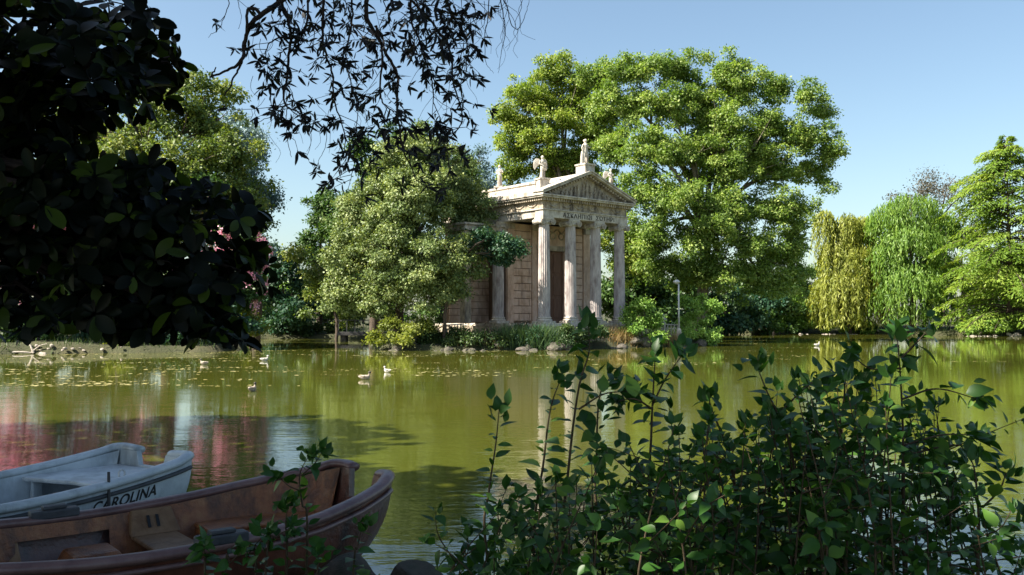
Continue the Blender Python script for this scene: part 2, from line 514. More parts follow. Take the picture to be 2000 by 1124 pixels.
# podium and steps
box_obj('podium', (-.95,7.5,-.75,10.4,-1.25,-.16), M['stone'], temple, .02)
box_obj('stylobate', (-.75,7.2,-.60,10.2,-.157,-.003), M['stone_pale'], temple, .015)
for i in range(3):
    box_obj('step', (1.0+.1*i,5.0-.1*i,-.75-.34*(3-i),-.753-.34*(2-i)+.001,-1.25,-.28-.24*(2-i)-.02*i), M['stone'], temple, .015)
# entablature
box_obj('architrave', (-.37,6.31,-.33,.33,5.803,6.20), M['stone_pale'], temple, .01)
box_obj('architrave', (-.34,.30,.334,9.2,5.803,6.197), M['stone_pale'], temple, .01)
box_obj('architrave', (5.64,6.28,.334,9.2,5.803,6.197), M['stone_pale'], temple, .01)
box_obj('fillet', (-.43,6.37,-.39,9.3,6.202,6.26), M['stone_pale'], temple, .008)
box_obj('frieze', (-.33,6.27,-.29,9.2,6.262,6.72), M['stone'], temple)
box_obj('ceiling_slab', (.303,5.637,.337,3.1,5.90,6.0), M['stone'], temple)

def relief(name, sd, parent):
    """garland swags and rosettes carved on the frieze"""
    tb = Tubes()
    if sd == 'front':
        for i in range(6):
            a = -.05 + i*1.0
            P = [(a + .9*u, -.30, 6.63 - .22*math.sin(math.pi*u)) for u in np.linspace(0,1,12)]
            tb.add(P, [.022+.03*math.sin(math.pi*u) for u in np.linspace(0,1,12)], k=6)
            tb.add([(a-.05,-.30,6.66),(a-.05,-.31,6.55),(a-.04,-.30,6.33)], [.05,.035,.02], k=6)
            th = np.linspace(0, 2*np.pi, 9)
            tb.add(np.stack([a+.45+.07*np.cos(th), 0*th-.30, 6.60+.07*np.sin(th)], -1), .018, .018, k=5)
    else:
        for i in range(8):
            a = .1 + i*1.1
            P = [(-.34, a + 1.0*u, 6.63 - .22*math.sin(math.pi*u)) for u in np.linspace(0,1,12)]
            tb.add(P, [.022+.03*math.sin(math.pi*u) for u in np.linspace(0,1,12)], k=6)
            tb.add([(-.34,a-.05,6.66),(-.35,a-.05,6.55),(-.34,a-.04,6.33)], [.05,.035,.02], k=6)
    mobj(name, tb.mesh(name, M['stone']), parent)
relief('carved_garland', 'front', temple); relief('carved_garland', 'side', temple)

bm = bmesh.new()
bx(bm, -.42,6.36,-.38,9.3, 6.723,6.78)
for i in range(38):
    a = -.44 + i*.178
    bx(bm, a, a+.095, -.52, -.381, 6.70, 6.86)
for i in range(52):
    a = -.44 + i*.178
    bx(bm, -.56, -.421, a, a+.095, 6.70, 6.86)
    bx(bm, 6.361, 6.50, a, a+.095, 6.70, 6.86)
bm_obj('dentils', bm, M['stone'], temple)
bm = bmesh.new()
bx(bm, -.66,6.56,-.66,9.55, 6.862,6.95)
bx(bm, -.72,6.62,-.72,9.61, 6.952,7.03)
bm_obj('cornice', bm, M['stone_pale'], temple, bevel=.012)

# pediment
AP, ZB, TC = 8.45, 7.033, 2.97
bm = bmesh.new()
prism(bm, [(-.45,ZB),(6.39,ZB),(TC,AP-.12)], -.22, .10)
bm_obj('tympanum', bm, M['stone'], temple)
sl_ = (AP - ZB) / (TC + .80)
def rake(bm, y0, y1, th0, th1, x_end):
    for sg in (-1, 1):
        xe = TC + sg*(TC + x_end)
        zl = ZB
        pts = [(xe, zl + th0), (TC, AP + th0), (TC, AP + th1), (xe, zl + th1)]
        if sg > 0: pts.reverse()
        prism(bm, pts, y0, y1)
bm = bmesh.new()
rake(bm, -.70, .12, .0, .10, .68)
rake(bm, -.76, .12, .103, .19, .74)
bm_obj('raking_cornice', bm, M['stone_pale'], temple, bevel=.01)
bm = bmesh.new()
for sg in (-1, 1):
    for i in range(17):
        u = (i + .7) / 17.5
        x = TC + sg*(TC + .55)*(1-u)
        z = ZB + (AP-ZB)*u - .02
        if z - .13 < ZB + .02: continue
        bx(bm, x-.06, x+.06, -.52, -.221, z-.13, z-.02)
bm_obj('raking_dentils', bm, M['stone'], temple)
tb = Tubes()
rr = random.Random(5)
for i, x in enumerate([1.05,1.4,1.75,2.05,2.35,2.7,3.0,3.35,3.7,4.0,4.35,4.75,5.1]):
    h = max(.22, (1 - abs(x-TC)/3.4)*1.12 - .16)
    lean = rr.uniform(-.12,.12)
    tb.add([(x-.03,-.24,ZB+.02),(x+.02,-.27,ZB+h*.45),(x+lean*.5,-.27,ZB+h*.75)], [.07,.09,.07], k=7)
    tb.add([(x+lean*.5,-.27,ZB+h*.75),(x+lean*.6,-.29,ZB+h*.86),(x+lean*.6,-.27,ZB+h*.99)], [.035,.06,.03], k=7)
    tb.add([(x,-.27,ZB+h*.68),(x+rr.choice((-1,1))*.17,-.29,ZB+h*.5)], .035,.025, k=5)
th = np.linspace(0, 2*np.pi, 14)
tb.add(np.stack([TC+.12*np.cos(th), 0*th-.24, ZB+1.0+.12*np.sin(th)], -1), .03,.03, k=6)
mobj('carved_figures', tb.mesh('carved_figures', M['stone']), temple)

# roof slabs along each slope, slightly uneven
rr = random.Random(11)
for sg in (-1, 1):
    for i in range(10):
        y0 = .14 + i*.95
        for j in range(3):
            u0, u1 = j/3, (j+1)/3 - .004
            x0 = TC + sg*(TC+.68)*(1-u0); x1 = TC + sg*(TC+.68)*(1-u1)
            z0 = ZB + (AP-ZB)*u0; z1 = ZB + (AP-ZB)*u1
            d = .06 + rr.uniform(0,.05) - .02*0
            bm = bmesh.new()
            pts = [(x0,z0+.0),(x1,z1+.0),(x1,z1+.10+d*.3),(x0,z0+.10+d)]
            if sg > 0: pts.reverse()
            prism(bm, pts, y0, y0+.945)
            bm_obj('roof_slab', bm, M['stone_pale'], temple)
bm = bmesh.new()
prism(bm, [(-.7,ZB),(6.64,ZB),(TC,AP-.03)], 9.4, 9.55)
bm_obj('rear_gable', bm, M['stone'], temple)
# parapet standing on the left slope, with coping
box_obj('parapet', (.30,.62,1.1,9.0,7.45,7.80), M['stone_pale'], temple, .01)
box_obj('coping', (.24,.68,1.05,9.05,7.803,7.95), M['stone_pale'], temple, .03)
box_obj('parapet', (5.32,5.64,1.1,9.0,7.45,7.80), M['stone_pale'], temple, .01)
box_obj('coping', (5.26,5.70,1.05,9.05,7.803,7.95), M['stone_pale'], temple, .03)

# cella front wall (plane y = 3.2) with coursed blocks
box_obj('cella_core', (.02,6.62,3.32,9.0,.0,5.80), M['joint'], temple)
def wall_blocks(x0, x1, y, z0, z1, nrm='front'):
    ch = .437
    row = 0; z = z0
    rr2 = random.Random(int(x0*100)+3)
    while z < z1 - .1:
        zt = min(z + ch, z1)
        wds = [.62, .72] if row % 2 else [.40, .80]
        x = x0; k = 0
        while x < x1 - .05:
            xe = min(x + wds[k % 2], x1)
            if x1 - xe < .15: xe = x1
            pr = rr2.uniform(0,.012)
            box_obj('block', (x+.014, xe-.014, y-pr, y+.125, z+.016, zt-.016), M['wall_block'], temple, .012)
            x = xe; k += 1
        z = zt; row += 1
wall_blocks(.50, 1.86, 3.20, .12, 5.79)
wall_blocks(4.70, 6.05, 3.20, .12, 5.79)
for a, b in ((.0,.47),(1.89,2.25),(6.08,6.64)):
    box_obj('pilaster', (a, b, 3.13, 3.33, .0, 5.45), M['wall_block'], temple, .015)
    box_obj('pilaster_capital', (a-.05, b+.05, 3.07, 3.33, 5.453, 5.79), M['stone'], temple, .02)
# doorway
box_obj('door_jamb', (2.28,2.52,3.08,3.36,.0,4.30), M['wall_block'], temple, .015)
box_obj('door_jamb', (4.42,4.66,3.08,3.36,.0,4.30), M['wall_block'], temple, .015)
box_obj('lintel', (2.20,4.74,3.04,3.36,4.303,4.60), M['stone'], temple, .02)
box_obj('carved_panel', (2.28,4.66,3.12,3.33,4.603,5.79), M['wall_block'], temple)
tb = Tubes()
for a in (2.6, 3.3, 4.0):
    th = np.linspace(0, 2*np.pi, 14)
    tb.add(np.stack([a+.18+.22*np.cos(th), 0*th+3.10, 5.2+.2*np.sin(th)], -1), .045,.045, k=6)
    tb.add([(a-.1,3.10,5.6),(a+.18,3.08,5.35),(a+.46,3.10,5.6)], .04,.04, k=6)
mobj('carved_wreaths', tb.mesh('carved_wreaths', M['stone']), temple)
for a in (2.53, 3.475):
    d = box_obj('door', (a, a+.93, 3.24, 3.315, .02, 4.29), M['dark_wood'], temple, .01)
    for z0 in (.3, 1.65, 3.0):
        box_obj('door_panel', (a+.14, a+.79, 3.20, 3.238, z0, z0+1.15), M['dark_wood'], d, .012)
# side wing on the left
box_obj('wing_pilaster', (-2.95,-2.5,3.3,3.75,.0,5.2), M['stone'], temple, .015)
box_obj('wing_architrave', (-3.0,-.02,3.2,5.3,5.203,5.50), M['stone_pale'], temple, .01)
box_obj('wing_cornice', (-3.12,-.02,3.08,5.4,5.503,5.62), M['stone_pale'], temple, .01)
box_obj('wing_core', (-2.9,-.01,4.95,5.25,.0,5.20), M['joint'], temple)
rr = random.Random(9)
for row in range(13):
    x = -2.88
    while x < -.05:
        xe = min(x + (.55 if (row % 2) else .8) + rr.uniform(-.05,.05), -.02)
        box_obj('block', (x+.012, xe-.012, 4.85-rr.uniform(0,.01), 4.955, .05+row*.395+.015, .05+(row+1)*.395-.015), M['wall_block'], temple, .012)
        x = xe
for p, q in (((-2.9, 5.2), (.4, .9)),):
    pass

# inscription
def text_mesh(name, body, size, mat, parent, extrude=.012, shear=0.0, bold=0.0, align='CENTER', space=1.0):
    cu = bpy.data.curves.new(name, 'FONT'); cu.body = body; cu.size = size; cu.extrude = extrude
    cu.align_x = align; cu.shear = shear; cu.offset = bold; cu.space_character = space
    o = bpy.data.objects.new(name, cu); COL.objects.link(o)
    dg = bpy.context.evaluated_depsgraph_get()
    me = bpy.data.meshes.new_from_object(o.evaluated_get(dg))
    bpy.data.objects.remove(o); bpy.data.curves.remove(cu)
    me.materials.clear(); me.materials.append(mat)
    return mobj(name, me, parent)
ins = text_mesh('inscription', 'ΑΣΚΛΗΠΙΩΙ  ΣΩΤΗΡΙ', .34, M['letter'], temple, .012, bold=.0, space=1.18)
ins.rotation_euler = (math.pi/2, 0, 0)
ins.location = (3.15, -.34, 5.88)
w_ = ins.dimensions.x
bpy.context.view_layer.update()
if ins.dimensions.x > 0: ins.scale = (4.05 / ins.dimensions.x, 1, 1)

# statues on the roof
def statue(px_t, s, z0, h, label, wings=(0, 0), ped=None, nude=False, yaw=0, name='statue', mat='stone_pale', world=None, wingless_arm=1):
    loc = temple_world(px_t, s, z0) if world is None else np.asarray(world)
    root = thing(name, loc, label, 'statue', 'statues on the temple roof' if world is None else None, rz=TH + yaw)
    k = h / 1.3
    bm = bmesh.new()
    if nude:
        tb = Tubes()
        tb.add(np.array([(-.06,0,0),(-.07,-.03,.18),(-.065,-.01,.33),(-.05,0,.62)])*k, np.array([.05,.045,.055,.085])*k, k=8)
        tb.add(np.array([(.11,-.04,0),(.10,-.07,.18),(.075,-.07,.33),(.05,0,.62)])*k, np.array([.045,.04,.055,.085])*k, k=8)
        tb.add(np.array([(0,0,.56),(0,0,.68),(0,-.01,.80),(0,0,.98),(0,0,1.06),(0,0,1.10)])*k, np.array([.11,.115,.10,.135,.09,.05])*k, k=10)
        tb.add(np.array([(-.14,0,1.0),(-.20,.03,.82),(-.18,-.02,.66)])*k, np.array([.05,.042,.035])*k, k=7)
        tb.add(np.array([(.14,0,1.0),(.23,-.05,.86),(.30,-.12,.92)])*k, np.array([.05,.042,.03])*k, k=7)
        tb.add(np.array([(-.17,.06,0),(-.17,.06,.35),(-.15,.05,.66)])*k, np.array([.10,.085,.06])*k, k=8)
        tb.add(np.array([(.16,.05,.05),(.18,.05,.45),(.16,.04,.86)])*k, np.array([.05,.09,.05])*k, k=8)
    else:
        tb = Tubes()
        zz = np.array([0,.06,.2,.4,.58,.68,.80,.94,1.02,1.08,1.12])*k
        R = np.array([.15,.17,.15,.135,.145,.13,.115,.145,.11,.06,.05])*k
        P = np.stack([np.array([0,0,.005,.01,.012,.005,0,0,0,0,0])*k, np.array([0,0,-.01,-.02,-.02,-.01,0,0,0,-.01,-.01])*k, zz], -1)
        n0 = len(tb.V); tb.add(P, R, k=14)
        v = tb.V[n0]; ringi = np.repeat(np.arange(len(zz)), 14); an = np.tile(np.arange(14), len(zz))
        drape = 1 + .10*np.cos(an*2*np.pi/14*5) * np.clip(1 - ringi/6, 0, 1)
        tb.V[n0] = P[ringi] + (v - P[ringi]) * drape[:, None] * np.array([1, .8, 1])
        tb.add(np.array([(-.14,0,1.0),(-.20,-.02,.82),(-.10,-.15,.74)])*k, np.array([.055,.048,.036])*k, k=7)
        tb.add(np.array([(.14,0,1.0),(.21,-.03,.84),(.08,-.16,.86 if wingless_arm else .74)])*k, np.array([.055,.048,.036])*k, k=7)
        tb.add(np.array([(-.05,-.13,.70),(.05,-.15,.58),(.10,-.12,.40)])*k, np.array([.05,.05,.04])*k, k=7)
    hz = 1.19*k
    th = np.linspace(0, 1, 8)
    tb.add(np.stack([0*th, -.015*k+0*th, hz + (th-.5)*.22*k], -1), .085*k*np.sqrt(np.clip(1-(2*th-1)**2, .03, 1)), k=10)
    tb.add(np.array([(0,.05,1.26),(0,.09,1.22),(0,.08,1.14)])*k, np.array([.05,.06,.03])*k, k=7)
    tb.add(np.array([(0,-.085,1.21),(0,-.11,1.175)])*k, .012*k, .018*k, k=5)
    me = tb.mesh('figure', M[mat], smooth=True)
    # close the tube ends before fusing them into one skin
    b2 = bmesh.new(); b2.from_mesh(me); bmesh.ops.holes_fill(b2, edges=[e for e in b2.edges if e.is_boundary], sides=0); b2.to_mesh(me); b2.free()
    me.materials.clear(); me.materials.append(M[mat])
    o = mobj('figure', me, root)
    rm = o.modifiers.new('fuse', 'REMESH'); rm.mode = 'VOXEL'; rm.voxel_size = .02*k; rm.use_smooth_shade = True
    for sgn, on in zip((-1, 1), wings):
        if not on: continue
        bw = bmesh.new()
        out = [(.05,.98),(.16,1.12),(.30,1.14),(.40,1.02),(.44,.82),(.42,.62),(.36,.50),(.30,.62),(.24,.70),(.14,.78)]
        pr_ = [(sgn*x*k, z*k) for x, z in out]
        if sgn < 0: pr_.reverse()
        prism(bw, pr_, .04*k, .10*k)
        for v in bw.verts:
            v.co.y += abs(v.co.x)*.45
        for i in range(4):
            x0 = .12 + .07*i
            tube = [(sgn*x0*k, .035*k + x0*k*.45, (1.05 - .03*i)*k), (sgn*(x0+.06)*k, .03*k + (x0+.06)*k*.45, (.72-.05*i)*k)]
            vs = [bw.verts.new(q) for q in ((tube[0][0]-.008,tube[0][1],tube[0][2]),(tube[0][0]+.008,tube[0][1],tube[0][2]),(tube[1][0]+.008,tube[1][1],tube[1][2]),(tube[1][0]-.008,tube[1][1],tube[1][2]))]
            bw.faces.new(vs)
        bm_obj('wing', bw, M[mat], root, bevel=.012)
    if ped:
        pb = bmesh.new(); w, zb = ped
        bx(pb, -w, w, -w, w, zb, -.10); bx(pb, -w-.05, w+.05, -w-.05, w+.05, -.097, -.0)
        bm_obj('pedestal', pb, M['stone_pale'], root, bevel=.012)
    return root
statue(TC-.05, -.25, 9.02, 1.46, 'nude male statue leaning on a stump at the pediment apex', nude=True, ped=(.38, -.62))
statue(.55, .75, 8.10, 1.30, 'winged robed statue on the left front corner of the roof', wings=(1, 1), ped=(.30, -.66), yaw=-.25)
statue(5.55, .3, 7.98, 1.15, 'winged robed statue on the right front corner, half against the trees', wings=(1, 0), ped=(.28, -.55), yaw=-.2)
statue(.46, 4.45, 8.06, 1.28, 'wingless robed statue at the rear of the left parapet', wings=(0, 0), ped=(.22, -.15), yaw=-1.0)

# ------------------------------------------------------------------ trees
QV, QF = leaf_quad(.62)
QVn, QFn = leaf_quad(.24)

def tree(name, label, cat, Y, base_px, lobes, mat, nleaf, leaf=.24, bark='bark', tr=.35, clump=.55, group=None, lim=9, droop=.25, seed=1, twist=.8, base_xy=None, shell=.42, rag=.16, depthf=.85, limb_r=.4, dens=.85):
    """lobes: (px, py, rx, ry, dY) in photograph pixels at distance Y+dY; crown = leaves in clumps spread through those volumes"""
    r = np.random.default_rng(seed)
    C, R = [], []
    for cx, cy, rx, ry, dy in lobes:
        y = Y + dy
        C.append(at(cx, cy, y)); R.append([rx/F*y, depthf*.5*(rx+ry)/F*y, ry/F*y])
    C = np.array(C); R = np.array(R)
    b = at(base_px, 640, Y) if base_xy is None else np.array([*base_xy, 0.0])
    b[2] = gz(b[0], b[1]) - .05
    root = thing(name, b, label, cat, group)
    # trunk and limbs
    tb = Tubes()
    cen = C.mean(0); top = C[C[:, 2].argmax()]
    zc = max(b[2] + 1.2, min(cen[2], C[:, 2].min() + .3*(top[2]-C[:, 2].min())))
    fork = np.array([.55*b[0]+.45*cen[0], .6*b[1]+.4*cen[1], zc])
    mid = .5*(b+fork) + np.array([r.normal()*.25, r.normal()*.2, 0])
    tb.add(smooth_path([b - [0,0,.3], b + [0,0,.15], mid, fork], 10), np.array([tr*1.5,tr*1.2,tr,tr*.95,tr*.92,tr*.9,tr*.86,tr*.82,tr*.78,tr*.74]), k=9, wob=.05)
    order = np.argsort(-R.prod(1))[:lim]
    for i in order:
        tgt = C[i] + np.array([0, 0, .15*R[i, 2]])
        st = fork*(1) + (b-fork)*r.uniform(0, .25)
        m1 = st*.55 + tgt*.45 + np.array([r.normal()*.3, r.normal()*.3, .12*np.linalg.norm(tgt-st)])
        path = smooth_path([st, m1, tgt], 9)
        tb.add(path, tr*.55*limb_r/.4, tr*.12, k=6)
        for q in range(4):
            s0 = path[r.integers(4, 9)]
            dv = r.normal(size=3); dv[2] = abs(dv[2])*.6; dv /= np.linalg.norm(dv)
            e = C[i] + dv*R[i]*.9
            tb.add(smooth_path([s0, .5*(s0+e)+r.normal(size=3)*.2, e], 6), tr*.16, tr*.03, k=5)
    mobj('trunk', tb.mesh('trunk', M[bark], off=b), root)
    # boughs on the lobes, leaves on the boughs
    bough = clump*1.45
    area = (R[:, 0]*R[:, 2] + R[:, 0]*R[:, 1] + R[:, 1]*R[:, 2])
    P_, Nn = [], []
    for i in range(len(C)):
        k = max(5, int(area[i]*dens/(bough*bough)))
        d = r.normal(size=(k, 3)); d /= np.linalg.norm(d, axis=1)[:, None]
        rad = (1 - shell*r.random(k)**1.2) * (1 + rag*r.normal(size=k))
        p = C[i] + d*R[i]*rad[:, None]
        ins_ = np.zeros(len(p), bool)
        for j in range(len(C)):
            if j != i:
                ins_ |= (((p - C[j])/R[j])**2).sum(1) < .25
        keep = ~ins_ & (p[:, 2] > .35)
        P_.append(p[keep]); Nn.append(d[keep])
    P_ = np.vstack(P_); Nn = np.vstack(Nn)
    K = len(P_)
    rb = bough*(.40+.85*r.random(K))
    w = rb**2; npb = np.maximum(6, (nleaf*w/w.sum())).astype(int)
    idb = np.repeat(np.arange(K), npb); n = len(idb)
    d2 = r.normal(size=(n, 3)) + Nn[idb]*.55 + np.array([0, 0, .25]); d2 /= np.linalg.norm(d2, axis=1)[:, None]
    rr2 = rb[idb]*(.30+.70*r.random(n)**.7)*(1 + .28*r.normal(size=n))
    pos = P_[idb] + d2*rr2[:, None]*np.array([1.1, 1.1, .68])
    pos[:, 2] -= droop*.5*(d2[:, 0]**2 + d2[:, 1]**2)*rb[idb]
    nrm = d2*.55 + Nn[idb]*.25 + np.array([0, 0, .35]) + r.normal(size=(n, 3))*twist*.45
    dr = d2*.7 + np.array([0, 0, -.35]) + r.normal(size=(n, 3))*.7
    tint = np.clip(.40*r.random(K)[idb] + .60*r.random(n), 0, 1)
    ok = pos[:, 2] > .08
    pos, nrm, dr, tint = pos[ok], nrm[ok], dr[ok], tint[ok]
    me = scatter('crown', QV, QF, basis(dr, nrm), leaf*(.65+.7*r.random(len(pos))), pos, tint, mat, off=b)
    mobj('crown', me, root)
    return root

GB = 'background trees'
# left bank, big tree, bluish tree
tree('broadleaf_tree', 'tall olive-brown tree behind the dark magnolia on the left bank', 'tree', 52, 330,
     [(330,215,75,62,0),(265,270,70,70,-1),(400,235,70,70,1),(440,310,75,75,0),(350,330,100,80,-2),(455,400,70,75,1),(250,370,90,70,0),(380,430,100,70,0),(440,180,45,30,3),(180,260,70,80,1),(120,360,90,80,2),(380,160,60,22,1)], L['olive'], 62000, .20, tr=.45, seed=2, clump=.42, dens=1.4, shell=.8, rag=.22)
tree('blue_green_tree', 'blue-grey feathery tree edging the sky gap on the left', 'tree', 62, 500,
     [(462,290,42,55,0),(485,350,36,55,1),(492,420,30,55,-1),(455,390,60,80,1),(465,470,52,55,0),(425,250,50,50,2)], L['blue'], 30000, .21, tr=.35, seed=3, rag=.16, clump=.8)
# understory to the right of the magnolia
tree('small_tree', 'dark teal small tree on the bank right of the magnolia', 'tree', 72, 560,
     [(545,545,45,50,0),(575,580,45,45,1),(540,610,50,35,-1),(510,560,35,45,0),(590,620,40,25,0)], L['teal'], 16000, .26, tr=.18, seed=4)
tree('small_tree', 'rounded mid-green tree in the gap left of the island tree', 'tree', 76, 625,
     [(632,425,40,38,0),(625,485,42,58,1),(655,410,40,45,0),(650,480,50,60,-1),(615,540,50,40,0),(660,560,50,50,0)], L['deep'], 24000, .26, tr=.3, seed=5)
tree('small_tree', 'thin pale-leaved sapling overhanging the footbridge', 'tree', 68, 655,
     [(640,560,45,40,0),(655,600,45,30,1),(630,520,30,35,0),(600,500,25,25,0)], L['olive'], 7000, .22, tr=.14, seed=6)
for i, (px, top, Y, key, lab) in enumerate([
        (510, 525, 96, 'bright', 'pale green far tree filling the notch under the sky gap'),
        (470, 560, 88, 'deep', 'dark far tree low behind the magnolia tip'),
        (700, 520, 100, 'deep', 'far dark tree behind the island tree trunks'),
        (860, 470, 98, 'deep', 'far tree seen between the island tree and temple wing'),
        (1225, 500, 78, 'deep', 'dark tree showing between the last two columns'),
        (1880, 455, 112, 'deep', 'far dark tree in the gap left of the cypress trunk'),
        (1740, 440, 106, 'deep', 'far dark tree backing the green weeping tree'),
        (1985, 500, 112, 'weeping', 'far light green tree behind the cypress at the right edge')]):
    tree('far_tree', lab, 'tree', Y, px, [(px-35,top+50,45,50,0),(px+35,top+40,45,45,1),(px,top+35,45,40,0),(px-20,top+100,65,45,0),(px+40,top+95,60,45,1)], L[key], 12000, .36, tr=.3, clump=.8, seed=20+i)
# big evergreen on the island
tree('evergreen_tree', 'broad grey-green evergreen tree left of the temple', 'tree', 48.5, 775,
     [(800,315,60,50,0),(850,320,60,60,1),(760,370,60,55,0),(720,430,75,65,0),(810,400,80,70,-1.5),(885,385,55,70,2),(914,380,30,46,3.0),(910,430,45,55,2.2),
      (690,510,55,60,0),(760,500,80,60,-2),(840,510,80,60,-2.5),(900,500,48,45,-1),(665,570,40,45,0),(720,580,50,40,-1),(810,570,80,40,-2),(870,560,50,40,-1),(775,450,90,60,-1)],
     L['holm'], 160000, .14, tr=.26, clump=.32, seed=7, lim=10, dens=1.7, shell=.75, rag=.2)
tree('evergreen_branch', 'evergreen branch before the temple wing, its shade put into dark teal leaves', 'tree', 46.8, 868,
     [(965,470,30,22,0),(990,485,18,24,0),(940,480,25,25,0),(975,500,20,16,.2)], L['teal'], 7000, .15, tr=.10, clump=.32, seed=8, limb_r=.6)  # branch of the evergreen; its shade is put into the teal leaf colour
tree('background_tree', 'taller dark green tree rising behind the grey-green evergreen', 'tree', 62, 730,
     [(735,310,45,50,0),(770,285,55,35,0),(830,275,50,25,1),(715,370,40,50,0),(700,440,60,60,0),(820,340,60,50,1),(885,330,40,30,2),(780,370,60,60,2)], L['deep'], 30000, .23, tr=.35, seed=9)
tree('grey_blue_tree', 'far grey-blue treetop between the evergreen and the plane', 'tree', 105, 925,
     [(945,315,30,32,0),(915,335,30,30,0),(890,335,25,25,2),(930,370,55,50,0),(905,315,12,18,1)], L['blue'], 9000, .3, tr=.3, seed=10, rag=.3, clump=.9)  # crown in the blue-green leaf colour
# planes behind the temple
tree('plane_tree', 'yellow-green plane tree directly behind the temple statues', 'tree', 66, 1110,
     [(1085,150,62,45,0),(1030,190,55,42,-1),(985,235,45,22,0),(1110,215,70,50,1),(1050,260,70,50,-1),(1145,170,30,40,1),(1010,300,50,40,0),(1150,270,50,60,0),(1090,320,70,45,0),(1000,350,30,30,0),(1140,350,60,50,0),(1180,420,60,60,0),(1230,490,50,60,0)],
     L['plane_yellow'], 105000, .18, bark='bark_pale', tr=.38, seed=11, clump=.42, shell=.9, dens=1.6, rag=.24)
tree('plane_tree', 'huge green plane tree spreading right of the temple', 'tree', 62, 1368,
     [(1172,150,40,40,2),(1175,215,45,45,2),(1195,290,50,50,1),(1215,135,48,36,0),(1380,215,40,50,2),(1385,290,50,50,1),(1470,300,60,50,2),(1590,340,34,34,1),(1270,130,50,32,0),(1325,135,45,34,1),(1225,200,60,48,0),(1300,205,60,55,-1),(1355,190,36,60,1),(1420,140,45,36,0),(1455,170,55,50,0),(1515,175,50,42,1),(1575,185,30,26,0),
      (1420,240,65,55,-1),(1500,250,70,50,0),(1570,265,50,45,0),(1618,295,28,40,0),(1600,225,26,25,1),(1270,290,70,55,-2),(1350,300,60,55,-1),(1440,330,70,55,-1),(1530,330,60,42,0),
      (1255,370,50,45,-2.5),(1320,390,65,50,-3),(1410,410,75,50,-2),(1500,410,70,50,-1),(1555,425,38,50,0),(1285,455,55,45,-2),(1370,470,70,45,-3),(1460,480,75,45,-2),(1540,490,45,45,0),(1300,520,60,35,-1),(1400,530,70,38,-2),(1490,545,70,38,-1),(1555,540,36,40,1)],
     L['plane'], 265000, .172, bark='bark_pale', tr=.46, seed=12, clump=.40, lim=20, shell=.95, limb_r=.42, dens=1.9, rag=.24)
# dark understory behind the right half of the island
for i, (px, top, Y, key, lab) in enumerate([
        (1270, 500, 80, 'deep', 'dark undergrowth tree just right of the last column'),
        (1385, 540, 84, 'teal', 'dark teal tree in deep shade under the great plane'),
        (1470, 545, 90, 'deep', 'dark green tree behind the shrubs below the plane'),
        (1570, 530, 97, 'deep', 'shaded tree at the foot of the yellow willow')]):
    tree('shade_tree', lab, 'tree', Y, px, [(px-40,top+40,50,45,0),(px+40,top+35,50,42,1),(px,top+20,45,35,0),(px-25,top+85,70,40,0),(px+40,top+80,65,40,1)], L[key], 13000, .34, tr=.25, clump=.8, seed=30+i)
tree('bare_crown_tree', 'thin brownish tree rising behind the weeping trees', 'tree', 104, 1840,
     [(1800,375,40,24,0),(1850,365,35,20,0),(1880,385,30,30,0),(1830,410,60,30,0),(1770,400,30,20,0),(1840,460,80,40,0)], L['brown'], 8000, .22, tr=.3, seed=13, rag=.35, clump=1.0)

def weeping(name, label, Y, base_px, lobes, mat, nstr, step, leaf, seed, tr=.3, zlow=.6, bark='bark', lenf=1.0):
    r = np.random.default_rng(seed)
    b = at(base_px, 640, Y); b[2] = gz(b[0], b[1]) - .05
    root = thing(name, b, label, 'tree')
    C = np.array([at(c[0], c[1], Y+c[4]) for c in lobes]); R = np.array([[c[2]/F*Y, .5*(c[2]+c[3])/F*Y, c[3]/F*Y] for c in lobes])
    tb = Tubes()
    fork = np.array([b[0], b[1], b[2] + .45*(C[:, 2].max()-b[2])])
    tb.add(smooth_path([b-[0,0,.3], .5*(b+fork)+[.2,0,0], fork], 8), tr*1.3, tr*.8, k=8)
    for c, rr_ in zip(C, R):
        tb.add(smooth_path([fork, .5*(fork+c)+[0,0,.8], c+[0,0,.4*rr_[2]]], 8), tr*.5, tr*.1, k=6)
    mobj('trunk', tb.mesh('trunk', M[bark], off=b), root)
    area = R[:, 0]*R[:, 2]; cnt = (area/area.sum()*nstr).astype(int)
    pos, dr, tin = [], [], []
    for c, rr_, k, lb in zip(C, R, cnt, lobes):
        d = r.normal(size=(k, 3)); d[:, 2] = np.abs(d[:, 2])*.8+.02; d /= np.linalg.norm(d, axis=1)[:, None]
        s0 = c + d*rr_*(.72+.34*r.random(k))[:, None]
        ln = (lb[5] if len(lb) > 5 else 60)/F*Y*(.25+1.15*r.random(k)**1.3)*lenf
        for q in range(k):
            m = max(3, int(ln[q]/step)); u = np.arange(m)/m
            out = d[q]*np.array([1, 1, 0])
            p = s0[q] + out*(.35*np.sqrt(u)[:, None]) - np.array([0, 0, 1.0])*(ln[q]*u)[:, None] + np.cumsum(r.normal(size=(m, 3))*.03, 0)
            good = p[:, 2] > zlow + .5*r.random()
            p = p[good]; pos.append(p)
            dr.append(np.array([0, 0, -1.0]) + r.normal(size=p.shape)*.38)
            tin.append(np.clip(r.random()*.5 + r.random(len(p))*.5, 0, 1))
    pos = np.vstack(pos); dr = np.vstack(dr); tin = np.concatenate(tin)
    nrm = (pos - C.mean(0))*np.array([1, 1, .2]); nrm /= np.linalg.norm(nrm, axis=1)[:, None]
    nrm = nrm + r.normal(size=pos.shape)*.55 + [0, 0, .25]
    me = scatter('crown', QVn, QFn, basis(dr, nrm), leaf*(.7+.6*r.random(len(pos))), pos, tin, mat, off=b)
    mobj('crown', me, root)
    return root
